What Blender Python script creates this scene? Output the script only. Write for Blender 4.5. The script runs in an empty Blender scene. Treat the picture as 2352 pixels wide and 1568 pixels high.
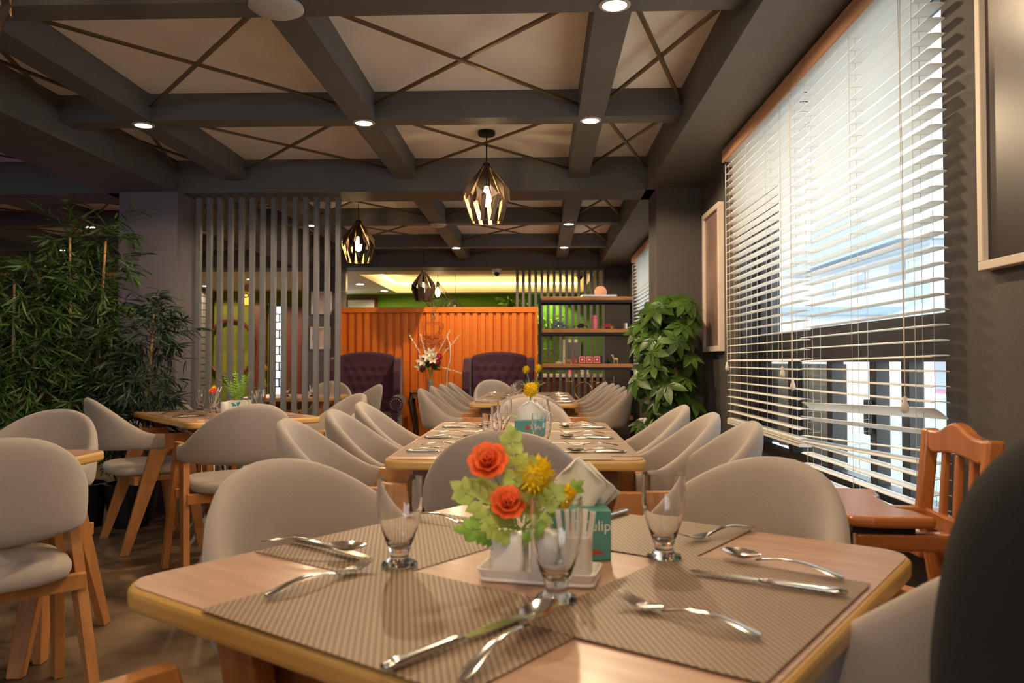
import bpy, bmesh, math, random
from mathutils import Vector, Matrix
R = math.radians
sc = bpy.context.scene
COL = sc.collection

# ------------------------------------------------------------------ camera, world, exposure
cd = bpy.data.cameras.new('camera')
cam = bpy.data.objects.new('camera', cd); COL.objects.link(cam)
cd.sensor_width = 23.32; cd.lens = 1815/2352*23.32
cam.location = (0, 0, 1.07)
cam.rotation_euler = (R(90+1.47), 0, R(2.03))
cd.clip_start = 0.05; cd.clip_end = 300
cd.dof.use_dof = True; cd.dof.focus_distance = 3.1; cd.dof.aperture_fstop = 3.6
sc.camera = cam
vs = sc.view_settings
vs.view_transform = 'Standard'; vs.look = 'None'; vs.gamma = 1; vs.use_curve_mapping = False
vs.exposure = 0.2

SKY = 3.5
w = bpy.data.worlds.new('world'); sc.world = w; w.use_nodes = True
nt = w.node_tree; bg = nt.nodes['Background']
tcw = nt.nodes.new('ShaderNodeTexCoord'); nz = nt.nodes.new('ShaderNodeTexNoise'); nz.inputs['Scale'].default_value = 2.5
rp = nt.nodes.new('ShaderNodeValToRGB'); rp.color_ramp.elements[0].color = (.78, .90, 1, 1); rp.color_ramp.elements[1].color = (1, 1, 1, 1)
rp.color_ramp.elements[0].position = .35; rp.color_ramp.elements[1].position = .6
nt.links.new(tcw.outputs['Generated'], nz.inputs['Vector']); nt.links.new(nz.outputs['Fac'], rp.inputs['Fac'])
nt.links.new(rp.outputs['Color'], bg.inputs['Color']); bg.inputs['Strength'].default_value = SKY

def light(name, kind, loc, energy, color, size=.05, parent=None, rot=None, size_y=None, portal=False):
    l = bpy.data.lights.new(name, kind); l.energy = energy; l.color = color
    if kind == 'AREA':
        l.shape = 'RECTANGLE'; l.size = size; l.size_y = size_y or size
        if portal: l.cycles.is_portal = True
    else: l.shadow_soft_size = size
    o = bpy.data.objects.new(name, l); COL.objects.link(o); o.location = loc
    if rot: o.rotation_euler = rot
    if parent: o.parent = parent
    return o
# portals in the window openings on the right wall (they only guide the sampling of the sky)
for y0, y1, z0, z1 in ((2.265, 4.5, .6, 2.24), (7.3, 9.1, .85, 2.2)):
    light('window_portal', 'AREA', (1.3, (y0+y1)/2, (z0+z1)/2), 1, (1, 1, 1), y1-y0, rot=(0, R(90), 0), size_y=y1-y0, portal=True)

light('window_portal', 'AREA', (-3.4, -4.15, 1.5), 1, (1, 1, 1), 4.4, rot=(R(-90), 0, 0), size_y=1.5, portal=True)

# ------------------------------------------------------------------ materials
def mat(name, col, rough=.6, metal=0, bump=0, bscale=60, var=0, vscale=6, sheen=0, emit=0, trans=0, ior=1.45, coat=0, stretch=None, emcol=None, alpha=1):
    m = bpy.data.materials.new(name); m.use_nodes = True
    t = m.node_tree; b = t.nodes['Principled BSDF']
    c = (*col, 1)
    b.inputs['Base Color'].default_value = c; b.inputs['Roughness'].default_value = rough
    b.inputs['Metallic'].default_value = metal; b.inputs['Sheen Weight'].default_value = sheen
    b.inputs['IOR'].default_value = ior; b.inputs['Transmission Weight'].default_value = trans
    b.inputs['Coat Weight'].default_value = coat; b.inputs['Coat Roughness'].default_value = .15
    b.inputs['Alpha'].default_value = alpha
    if emit:
        b.inputs['Emission Color'].default_value = (*(emcol or col), 1); b.inputs['Emission Strength'].default_value = emit
    if var or bump:
        tc = t.nodes.new('ShaderNodeTexCoord'); mp = t.nodes.new('ShaderNodeMapping')
        t.links.new(tc.outputs['Object'], mp.inputs['Vector'])
        if stretch: mp.inputs['Scale'].default_value = stretch
        n = t.nodes.new('ShaderNodeTexNoise'); n.inputs['Scale'].default_value = vscale; n.inputs['Detail'].default_value = 5
        t.links.new(mp.outputs['Vector'], n.inputs['Vector'])
    if var:
        r = t.nodes.new('ShaderNodeValToRGB'); r.color_ramp.elements[0].position = .3; r.color_ramp.elements[1].position = .7
        r.color_ramp.elements[0].color = (*[max(0, x*(1-var)) for x in col], 1)
        r.color_ramp.elements[1].color = (*[min(1, x*(1+var)) for x in col], 1)
        t.links.new(n.outputs['Fac'], r.inputs['Fac']); t.links.new(r.outputs['Color'], b.inputs['Base Color'])
    if bump:
        n2 = t.nodes.new('ShaderNodeTexNoise'); n2.inputs['Scale'].default_value = bscale; n2.inputs['Detail'].default_value = 3
        t.links.new(mp.outputs['Vector'], n2.inputs['Vector'])
        bp = t.nodes.new('ShaderNodeBump'); bp.inputs['Strength'].default_value = bump; bp.inputs['Distance'].default_value = .01
        t.links.new(n2.outputs['Fac'], bp.inputs['Height']); t.links.new(bp.outputs['Normal'], b.inputs['Normal'])
    return m

M = dict(
 wall=mat('grey_wall_paint', (.082, .073, .068), .75, bump=.15, bscale=90, var=.06),
 wall_l=mat('lavender_grey_paint', (.16, .145, .165), .75, bump=.15, bscale=90, var=.05),
 beam=mat('dark_grey_beam_paint', (.115, .112, .110), .6, bump=.1, bscale=80, var=.06),
 panel=mat('off_white_ceiling', (.86, .82, .78), .7, var=.03),
 cream=mat('cream_ceiling', (.72, .64, .47), .6, var=.03),
 slatgrey=mat('grey_slat_paint', (.155, .155, .165), .5, var=.08, vscale=12),
 beech=mat('beech_wood', (.50, .215, .07), .42, var=.16, vscale=5, stretch=(6, 6, .8), coat=.15),
 edge=mat('varnished_edge_wood', (.62, .37, .115), .35, var=.10, vscale=4, stretch=(1, 1, 10), coat=.3),
 darkwood=mat('brown_wood', (.20, .085, .035), .45, var=.2, vscale=5, stretch=(6, 6, .8), coat=.2),
 orangewood=mat('glossy_orange_wood', (.46, .15, .035), .25, var=.15, vscale=5, stretch=(6, 1, .8), coat=.5),
 lam=mat('pinkish_wood_laminate', (.42, .25, .175), .38, var=.14, vscale=7, stretch=(1, 7, 1), coat=.1),
 fabric=mat('beige_velvet', (.36, .30, .265), .85, sheen=.35, var=.07, vscale=5, bump=.12, bscale=300),
 seatfab=mat('seat_velvet', (.40, .345, .30), .85, sheen=.3, var=.06, vscale=5, bump=.1, bscale=300),
 steel=mat('cutlery_steel', (.72, .70, .68), .16, 1),
 blackmetal=mat('black_metal', (.02, .018, .02), .4, .6),
 chrome=mat('chrome', (.8, .8, .8), .1, 1),
 bronze=mat('bronze_pendant', (.05, .030, .022), .5, .35),
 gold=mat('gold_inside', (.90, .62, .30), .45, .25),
 brass=mat('brass', (.75, .52, .16), .2, 1),
 ladder=mat('blind_cord', (.62, .55, .48), .8),
 blind=mat('white_blind_slat', (.80, .79, .76), .45),
 valance=mat('wooden_valance', (.60, .32, .19), .45, var=.08, vscale=5, stretch=(6, 1, 6)),
 frame=mat('dark_window_frame', (.045, .043, .043), .4, .3),
 glass=mat('clear_glass', (1, 1, 1), .0, trans=1, ior=1.47),
 orange=mat('orange_painted_steel', (.72, .185, .012), .45),
 purple=mat('plum_upholstery', (.052, .012, .032), .85, sheen=.25, bump=.3, bscale=500, var=.1, vscale=30),
 leafd=mat('dark_bamboo_leaf', (.042, .085, .018), .45, var=.5, vscale=4),
 leafdd=mat('deep_green_leaf', (.020, .038, .020), .5, var=.4, vscale=4),
 leafm=mat('glossy_green_leaf', (.045, .095, .014), .35, var=.4, vscale=9),
 leaf=mat('fresh_green_leaf', (.22, .42, .05), .5, var=.3, vscale=25),
 leafy=mat('yellow_green_leaf', (.52, .64, .16), .5, var=.25, vscale=30),
 bark=mat('bamboo_cane', (.42, .24, .09), .5, var=.3, vscale=9),
 stem=mat('turquoise_stem', (.10, .42, .28), .4),
 orangeflower=mat('orange_petal', (.88, .13, .025), .55, var=.2, vscale=60),
 yellowflower=mat('yellow_petal', (.95, .66, .02), .55, var=.15, vscale=60),
 whiteflower=mat('cream_petal', (.82, .72, .58), .6),
 pinkflower=mat('crimson_petal', (.50, .03, .08), .6, var=.3, vscale=60),
 maroon=mat('maroon_petal', (.13, .015, .02), .7),
 white=mat('white_ceramic', (.80, .76, .73), .25, coat=.3),
 paper=mat('white_paper', (.82, .79, .76), .8),
 teal=mat('teal_cardboard', (.09, .30, .29), .5),
 tealdark=mat('dark_teal_print', (.02, .25, .30), .5),
 palebox=mat('pale_printed_card', (.66, .68, .58), .5),
 red=mat('red_print', (.60, .03, .02), .5),
 redchair=mat('red_shell', (.42, .01, .015), .4),
 black=mat('black_cloth', (.006, .006, .0075), .95, bump=.2, bscale=400),
 skin=mat('skin', (.50, .29, .19), .5),
 hair=mat('black_hair', (.01, .008, .007), .5),
 navy=mat('dark_trousers', (.02, .022, .03), .9),
 silver=mat('silver_metal', (.62, .60, .60), .35, .9),
 pink=mat('pink_enamel', (.72, .16, .20), .35),
 blueprint=mat('blue_toy', (.06, .10, .22), .5),
 shelfwood=mat('live_edge_wood', (.42, .17, .05), .5, var=.25, vscale=5, stretch=(1, 8, 8)),
 doorwood=mat('red_brown_door', (.10, .022, .009), .5, var=.2, vscale=4, stretch=(6, 6, .6)),
 counterw=mat('counter_top_white', (.70, .62, .52), .4),
 picframe=mat('cream_frame', (.66, .56, .48), .5),
 led=mat('warm_downlight_lens', (1, .80, .52), .5, emit=60),
 leddim=mat('dim_downlight_lens', (1, .85, .6), .5, emit=14),
 bulb=mat('glowing_filament_bulb', (1, .66, .30), .4, emit=55),
 dimbulb=mat('dim_bulb', (1, .75, .4), .4, emit=1.6),
 cove=mat('cove_strip', (1, .72, .30), .5, emit=9),
 trimring=mat('white_trim', (.5, .48, .45), .4),
 bwhite=mat('pale_render', (.72, .72, .70), .8, var=.06, vscale=1),
 bgrey=mat('grey_concrete', (.66, .68, .70), .8, var=.15, vscale=1),
 bdark=mat('window_pane_dark', (.22, .27, .33), .2),
 pinkframe=mat('pink_window_frame', (.55, .20, .30), .6),
 tealroof=mat('teal_corrugated_roof', (.22, .52, .50), .5),
 roofblue=mat('blue_grey_roof', (.25, .33, .40), .5),
 curtain=mat('white_curtain', (.75, .73, .72), .9),
 ground=mat('street', (.5, .5, .5), .9),
 purpleled=mat('purple_led', (.55, .02, .75), .5, emit=6),
 blackplastic=mat('black_plastic', (.01, .01, .01), .4),
)

def nodes(m): return m.node_tree, m.node_tree.nodes['Principled BSDF']
# woven placemat : diagonal basket weave
m = mat('woven_placemat', (.3, .2, .15), .55); t, b = nodes(m); M['mat'] = m
tc = t.nodes.new('ShaderNodeTexCoord'); ck = t.nodes.new('ShaderNodeTexChecker'); ck.inputs['Scale'].default_value = 1/.0054
ck.inputs['Color1'].default_value = (.32, .23, .15, 1); ck.inputs['Color2'].default_value = (.12, .065, .043, 1)
t.links.new(tc.outputs['Object'], ck.inputs['Vector']); t.links.new(ck.outputs['Color'], b.inputs['Base Color'])
bp = t.nodes.new('ShaderNodeBump'); bp.inputs['Strength'].default_value = .25; bp.inputs['Distance'].default_value = .001
t.links.new(ck.outputs['Fac'], bp.inputs['Height']); t.links.new(bp.outputs['Normal'], b.inputs['Normal'])
# grass wall
def twotone(name, c1, c2, scale, rough=.9, bump=0, detail=6, lo=.35, hi=.65, coords='Object', stretch=None):
    m = mat(name, c1, rough); t, b = nodes(m)
    tc = t.nodes.new('ShaderNodeTexCoord'); n = t.nodes.new('ShaderNodeTexNoise'); n.inputs['Scale'].default_value = scale; n.inputs['Detail'].default_value = detail
    r = t.nodes.new('ShaderNodeValToRGB'); r.color_ramp.elements[0].color = (*c1, 1); r.color_ramp.elements[1].color = (*c2, 1)
    r.color_ramp.elements[0].position = lo; r.color_ramp.elements[1].position = hi
    mp = t.nodes.new('ShaderNodeMapping')
    if stretch: mp.inputs['Scale'].default_value = stretch
    t.links.new(tc.outputs[coords], mp.inputs['Vector']); t.links.new(mp.outputs['Vector'], n.inputs['Vector'])
    t.links.new(n.outputs['Fac'], r.inputs['Fac']); t.links.new(r.outputs['Color'], b.inputs['Base Color'])
    if bump:
        bp = t.nodes.new('ShaderNodeBump'); bp.inputs['Strength'].default_value = bump; bp.inputs['Distance'].default_value = .02
        t.links.new(n.outputs['Fac'], bp.inputs['Height']); t.links.new(bp.outputs['Normal'], b.inputs['Normal'])
    return m
M['grass'] = twotone('artificial_grass', (.06, .16, .012), (.16, .34, .025), 70, .95, .6)
M['olive'] = twotone('olive_green_wall', (.12, .14, .008), (.17, .19, .012), 6, .8)
M['floor'] = twotone('mottled_brown_floor', (.07, .048, .032), (.30, .21, .13), 3.2, .32, .05, 9, .35, .68)
M['art'] = twotone('abstract_grey_rose_print', (.022, .016, .022), (.17, .105, .08), 2.2, .3, 0, 9, .48, .78, stretch=(1, 3, .8))
M['art2'] = twotone('abstract_brown_print', (.10, .05, .04), (.42, .29, .25), 1.3, .4, 0, 4, .35, .6, stretch=(1, 1, .8))
M['art3'] = twotone('pink_flower_print', (.75, .62, .6), (.55, .22, .22), 9, .4, 0, 2, .5, .65)
M['gravel'] = twotone('white_gravel', (.45, .38, .32), (.85, .78, .70), 120, .8)
M['slatwhite'] = M['blind']
# brick lattice
m = mat('grey_brick_tile', (.1, .1, .1), .5); t, b = nodes(m); M['brick'] = m
tc = t.nodes.new('ShaderNodeTexCoord'); mp = t.nodes.new('ShaderNodeMapping'); mp.inputs['Rotation'].default_value = (R(90), 0, 0)
bk = t.nodes.new('ShaderNodeTexBrick'); bk.inputs['Scale'].default_value = 2.2; bk.inputs['Color1'].default_value = (.16, .155, .16, 1)
bk.inputs['Color2'].default_value = (.12, .12, .125, 1); bk.inputs['Mortar'].default_value = (.02, .02, .02, 1)
t.links.new(tc.outputs['Object'], mp.inputs['Vector']); t.links.new(mp.outputs['Vector'], bk.inputs['Vector']); t.links.new(bk.outputs['Color'], b.inputs['Base Color'])

# ------------------------------------------------------------------ mesh helpers
def box(bm, x0, x1, y0, y1, z0, z1, mtx=None):
    vs = [bm.verts.new((x, y, z)) for x in (x0, x1) for y in (y0, y1) for z in (z0, z1)]
    for f in ((0, 1, 3, 2), (4, 6, 7, 5), (0, 4, 5, 1), (2, 3, 7, 6), (0, 2, 6, 4), (1, 5, 7, 3)):
        bm.faces.new([vs[i] for i in f])
    if mtx: bmesh.ops.transform(bm, matrix=mtx, verts=vs)
    return vs
def BX(*a, **k):
    bm = bmesh.new(); box(bm, *a, **k); return bm
def BXC(c, s, rz=0):
    bm = bmesh.new(); box(bm, -s[0]/2, s[0]/2, -s[1]/2, s[1]/2, -s[2]/2, s[2]/2, mtx=Matrix.Translation(c) @ Matrix.Rotation(rz, 4, 'Z')); return bm
def prism(bm, pts, ax, lo, hi, off=None):
    """outline pts (2D) extruded along axis ax (0,1,2) from lo to hi. off(p,q) shifts both"""
    def mk(p, q, v):
        d = off(p, q) if off else 0
        return {0: (v+d, p, q), 1: (p, v+d, q), 2: (p, q, v+d)}[ax]
    a = [bm.verts.new(mk(p, q, lo)) for p, q in pts]; c = [bm.verts.new(mk(p, q, hi)) for p, q in pts]
    n = len(pts)
    bm.faces.new(a[::-1]); bm.faces.new(c)
    for i in range(n): bm.faces.new((a[i], a[(i+1) % n], c[(i+1) % n], c[i]))
    return a+c
def rrect(wx, wy, r, n=6, cx=0, cy=0):
    out = []
    for sx, sy, a0 in ((1, 1, 0), (-1, 1, 90), (-1, -1, 180), (1, -1, 270)):
        for i in range(n+1):
            a = R(a0+90*i/n); out.append((cx+sx*(wx/2-r)+r*math.cos(a), cy+sy*(wy/2-r)+r*math.sin(a)))
    return out
def loft(bm, rings, cap=True, closed=True):
    vr = [[bm.verts.new(p) for p in r] for r in rings]
    n = len(vr[0])
    for a, b_ in zip(vr, vr[1:]):
        for i in range(n if closed else n-1):
            bm.faces.new((a[i], a[(i+1) % n], b_[(i+1) % n], b_[i]))
    if cap and closed:
        bm.faces.new(vr[0][::-1]); bm.faces.new(vr[-1])
    return vr
def lathe(bm, prof, segs=24, cx=0, cy=0, z0=0, cap=True, scale=1):
    rings = [[(cx+r*scale*math.cos(2*math.pi*i/segs), cy+r*scale*math.sin(2*math.pi*i/segs), z0+z*scale) for i in range(segs)] for r, z in prof]
    return loft(bm, rings, cap)
def tube(bm, pts, r, segs=8, rr=None):
    pts = [Vector(p) for p in pts]; rings = []; up = None
    for i, p in enumerate(pts):
        d = (pts[min(i+1, len(pts)-1)]-pts[max(i-1, 0)]).normalized()
        if up is None: up = Vector((0, 0, 1)) if abs(d.z) < .9 else Vector((1, 0, 0))
        a = d.cross(up).normalized(); b_ = a.cross(d).normalized(); up = b_
        q = rr[i] if rr else r
        rings.append([p+(a*math.cos(2*math.pi*k/segs)+b_*math.sin(2*math.pi*k/segs))*q for k in range(segs)])
    loft(bm, rings)
def ball(bm, c, r, seg=10, sx=1, sy=1, sz=1):
    bmesh.ops.create_uvsphere(bm, u_segments=seg, v_segments=max(5, seg//2+1), radius=r, matrix=Matrix.Translation(c) @ Matrix.Diagonal((sx, sy, sz, 1)))
def leafq(bm, base, d, side, L, W, curl=.15, n=3):
    """folded pointed leaf"""
    base = Vector(base); d = Vector(d).normalized(); side = (Vector(side)-d*d.dot(Vector(side))).normalized(); nn = d.cross(side)
    L_, C, R_ = [], [], []
    for i in range(n+1):
        f = i/n; wd = W*math.sin(math.pi*min(1, .12+.88*f))**.8 if i < n else 0
        c = base+d*L*f-nn*curl*L*f*f*(-1 if nn.z < 0 else 1)
        C.append(bm.verts.new(c)); 
        if 0 < i < n:
            L_.append(bm.verts.new(c+side*wd*.5+nn*wd*.12)); R_.append(bm.verts.new(c-side*wd*.5+nn*wd*.12))
    for S, flip in ((L_, 0), (R_, 1)):
        seq = [C[0]]+S+[C[n]]
        for i in range(n):
            q = [C[i], seq[i] if i > 0 else None, seq[i+1] if i < n-1 else None, C[i+1]]
            q = [v for v in q if v is not None]
            if len(set(q)) >= 3: bm.faces.new(q if not flip else q[::-1])

def obj(name, bm, m, parent=None, smooth=None, bevel=0, loc=None, rz=0, label=None, seg=2, sub=0, solid=0):
    me = bpy.data.meshes.new(name); bmesh.ops.recalc_face_normals(bm, faces=bm.faces); bm.to_mesh(me); bm.free()
    o = bpy.data.objects.new(name, me); COL.objects.link(o)
    me.materials.append(m if not isinstance(m, str) else M[m])
    if parent: o.parent = parent
    if loc: o.location = loc
    o.rotation_euler[2] = rz
    if smooth:
        for p in me.polygons: p.use_smooth = True
        if smooth != 1:
            me.set_sharp_from_angle(angle=R(smooth))
    if solid:
        s = o.modifiers.new('solid', 'SOLIDIFY'); s.thickness = solid; s.offset = 0
    if bevel:
        bv = o.modifiers.new('bevel', 'BEVEL'); bv.width = bevel; bv.segments = seg; bv.limit_method = 'ANGLE'; bv.angle_limit = R(35)
    if sub:
        s = o.modifiers.new('sub', 'SUBSURF'); s.levels = sub; s.render_levels = sub
    if label: o['label'] = label
    return o
def thing(name, label, cat, loc=(0, 0, 0), rz=0, group=None):
    o = bpy.data.objects.new(name, None); COL.objects.link(o); o.location = loc; o.rotation_euler = (0, 0, rz)
    o.empty_display_size = .05
    return tag(o, label, cat, group)
def tag(o, label, cat, group=None, kind=None):
    o['label'] = label; o['category'] = cat
    if group: o['group'] = group
    if kind: o['kind'] = kind
    return o
def struct(name, bm, m, **k):
    o = obj(name, bm, m, **k); o['kind'] = 'structure'; return o
def dup(root, loc, rz=0, label=None, group=None):
    def cp(o, par):
        c = o.copy(); COL.objects.link(c); c.parent = par
        for ch in o.children: cp(ch, c)
        return c
    r = cp(root, None); r.location = loc; r.rotation_euler[2] = rz
    if label: r['label'] = label
    if group: r['group'] = group
    return r
def face(fx, fy): return math.atan2(-fx, fy)       # local +Y points along (fx, fy)
class Kind:
    """first placement moves the prototype, later ones copy it"""
    def __init__(s, root): s.root = root; s.used = False
    def put(s, loc, rz, label, group=None):
        if not s.used:
            s.used = True; s.root.location = loc; s.root.rotation_euler[2] = rz; s.root['label'] = label
            if group: s.root['group'] = group
            return s.root
        return dup(s.root, loc, rz, label, group)
def text(name, body, size, m, loc, rot, parent=None, ext=.001, align='CENTER'):
    cu = bpy.data.curves.new(name, 'FONT'); cu.body = body; cu.size = size; cu.extrude = ext; cu.align_x = align; cu.resolution_u = 3
    to = bpy.data.objects.new(name, cu); COL.objects.link(to)
    dg = bpy.context.evaluated_depsgraph_get(); me = bpy.data.meshes.new_from_object(to.evaluated_get(dg))
    bpy.data.objects.remove(to); bpy.data.curves.remove(cu)
    o = bpy.data.objects.new(name, me); COL.objects.link(o); me.materials.clear(); me.materials.append(M[m])
    o.location = loc; o.rotation_euler = rot
    if parent: o.parent = parent
    return o

# ------------------------------------------------------------------ SETTING
ZP, ZB, ZF = 2.54, 2.39, 2.30          # panel, beam underside, frame-beam underside
XW = 1.14
struct('floor', BX(-8, 1.3, -4, 15, -.1, 0), 'floor')
struct('ceiling', BX(-8, 1.3, -4, 10.6, ZP, ZP+.1), 'panel')
def holes_wall(name, x0, x1, y0, y1, z1, holes, m):
    bm = bmesh.new(); y = y0
    for a, b_, c, d in sorted(holes):
        box(bm, x0, x1, y, a, 0, z1)
        box(bm, x0, x1, a, b_, 0, c); box(bm, x0, x1, a, b_, d, z1); y = b_
    box(bm, x0, x1, y, y1, 0, z1)
    return struct(name, bm, m)
holes_wall('wall_right', XW, XW+.16, -4, 15, ZP+.1, [(2.265, 4.5, .57, 2.25), (7.3, 9.1, .85, 2.2)], 'wall')
struct('wall_left', BX(-8.1, -8, -4, 15, 0, 2.65), 'wall')
bm = bmesh.new(); box(bm, -8.1, -5.6, -4.1, -4, 0, 2.65); box(bm, -1.2, XW+.16, -4.1, -4, 0, 2.65); box(bm, -5.6, -1.2, -4.1, -4, 0, .75); box(bm, -5.6, -1.2, -4.1, -4, 2.25, 2.65)
struct('wall_behind', bm, 'wall_l')
bm = bmesh.new()
for a, b_, c, d in ((-5.6, -1.2, .75, .80), (-5.6, -1.2, 2.2, 2.25), (-5.6, -5.55, .75, 2.25), (-4.15, -4.1, .75, 2.25), (-2.7, -2.65, .75, 2.25), (-1.25, -1.2, .75, 2.25)): box(bm, a, b_, -4.08, -4.03, c, d)
struct('window_3', bm, 'blackplastic')
struct('wall_far', BX(-3.55, XW, 14.3, 14.4, 0, 2.3), 'grass')
struct('wall_far_left', BX(-8, -3.55, 13.6, 13.7, 0, 2.3), 'olive')
tn = [0]
def trim(bm, m='beam', **k):
    tn[0] += 1
    return struct('trim_%d' % tn[0], bm, m, **k)
# window soffit, left frame beam, cross frame beams
trim(BX(.76, XW, -4, 10.2, ZF, ZP))
trim(BX(-3.17, -2.65, -4, 10.2, ZF, ZP))
trim(BX(-8, XW, 5.65, 6.0, ZF, ZP))
trim(BX(-8, XW, 10.2, 10.65, ZF, ZP))
# coffer beams
for x in (-.97, .277, -2.21, -4.4, -5.65, -6.9):
    for y0, y1 in ((-4, 5.65), (6.0, 10.2)):
        trim(BX(x-.07, x+.07, y0, y1, ZB, ZP))
YB = (-2.7, -1.3, .1, 1.5, 2.9, 4.3, 7.55, 9.1)
for y in YB:
    trim(BX(-2.65, .76, y-.065, y+.065, ZB+.001, ZP)); trim(BX(-8, -3.17, y-.065, y+.065, ZB+.001, ZP))
# crossed metal battens in each coffer
XS = [(-2.65, -2.28), (-2.14, -1.04), (-.90, .207), (.347, .76)]
YS = [(1.565, 2.835), (2.965, 4.235), (4.365, 5.65), (6.0, 7.485), (7.615, 9.035), (9.165, 10.2)]
proto = None
for i, (x0, x1) in enumerate(XS+[(-4.33, -3.17), (-5.58, -4.47)]):
    for j, (y0, y1) in enumerate(YS):
        bm = bmesh.new()
        for k, (a, b_) in enumerate((((x0, y0), (x1, y1)), ((x0, y1), (x1, y0)))):
            L = math.hypot(b_[0]-a[0], b_[1]-a[1]); ang = math.atan2(b_[1]-a[1], b_[0]-a[0])
            box(bm, -L/2, L/2, -.009, .009, -.006, .006, mtx=Matrix.Translation(((x0+x1)/2, (y0+y1)/2, 2.455+.0125*k)) @ Matrix.Rotation(ang, 4, 'Z'))
        o = obj('ceiling_batten_cross', bm, mat_b if 'mat_b' in globals() else globals().setdefault('mat_b', mat('brushed_batten', (.16, .11, .06), .4, .6)))
        row = ('row nearest the camera', 'second row', 'row just before the cross beam', 'row just past the cross beam', 'fifth row', 'farthest row')[j]
        colm = ('narrow coffer left of the middle', 'left coffer', 'middle coffer', 'narrow coffer by the windows', 'side-aisle coffer next to the column', 'outer side-aisle coffer')[i]
        tag(o, 'crossed battens in the %s, %s' % (colm, row), 'batten', 'crossed battens in the ceiling coffers')
# far room dropped ceiling with lit recess
bm = bmesh.new()
box(bm, -8, XW, 10.65, 11.05, 2.30, 2.62); box(bm, -8, XW, 13.95, 14.4, 2.30, 2.62)
box(bm, -8, -2.55, 11.05, 13.95, 2.30, 2.62); box(bm, .75, XW, 11.05, 13.95, 2.30, 2.62); box(bm, -8, XW, 10.65, 14.4, 2.55, 2.65)
struct('ceiling_2', bm, 'cream')
bm = bmesh.new()
box(bm, -2.5, .7, 13.88, 13.93, 2.44, 2.46); box(bm, -2.53, -2.49, 11.1, 13.9, 2.44, 2.46)
struct('trim_90', bm, 'cove')
# left far room light band
# columns
struct('wall_column_left', BX(-3.05, -2.62, 5.6, 6.0, 0, ZF), 'wall_l')
struct('wall_column_right', BX(.824, XW, 5.6, 6.0, 0, ZF), 'wall')
struct('wall_pillar_far', BX(.86, XW, 10.3, 10.65, 0, ZF), 'wall')
struct('wall_picture_panel', BX(-3.12, -2.62, 10.25, 10.6, 0, ZF), 'wall_l')
# --- windows on the right wall
def window(name, y0, y1, z0, z1, mull, zt=None, x=XW+.09):
    bm = bmesh.new(); th = .05
    for a, b_, c, d in ((y0, y0+th, z0, z1), (y1-th, y1, z0, z1), (y0, y1, z0, z0+th), (y0, y1, z1-th, z1)):
        box(bm, x, x+.06, a, b_, c, d)
    if zt: box(bm, x-.01, x+.065, y0, y1, zt[0], zt[1])
    for m_, a, b_ in mull: box(bm, x+.002, x+.055, m_-.028, m_+.028, a, b_)
    f = struct(name, bm, 'frame', bevel=.003)
    g = obj('pane', BX(x+.028, x+.032, y0+.02, y1-.02, z0+.02, z1-.02), 'glass_thin', f)
    return f
gm = bpy.data.materials.new('window_glass'); gm.use_nodes = True; t = gm.node_tree
for n in list(t.nodes): t.nodes.remove(n)
o_ = t.nodes.new('ShaderNodeOutputMaterial'); mx = t.nodes.new('ShaderNodeMixShader'); tr = t.nodes.new('ShaderNodeBsdfTransparent'); gl = t.nodes.new('ShaderNodeBsdfGlossy')
gl.inputs['Roughness'].default_value = .02; mx.inputs[0].default_value = .06; tr.inputs['Color'].default_value = (.93, .97, .98, 1)
t.links.new(tr.outputs[0], mx.inputs[1]); t.links.new(gl.outputs[0], mx.inputs[2]); t.links.new(mx.outputs[0], o_.inputs['Surface'])
M['glass_thin'] = gm
w1 = window('window_1', 2.265, 4.5, .57, 2.25, [(2.72, .6, 1.08), (2.98, .6, 1.08), (3.42, .6, 1.08), (3.95, .6, 1.08), (4.3, 1.2, 2.2)], (1.07, 1.22))
obj('window_latch', BX(1.205, 1.225, 2.96, 3.0, .80, .93), 'blackplastic', w1, bevel=.004)
window('window_2', 7.3, 9.1, .85, 2.2, [(8.2, .9, 2.2)], (1.3, 1.36))
trim(BX(1.03, 1.2, 2.2, 4.55, .535, .567), 'orangewood', bevel=.008)

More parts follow.
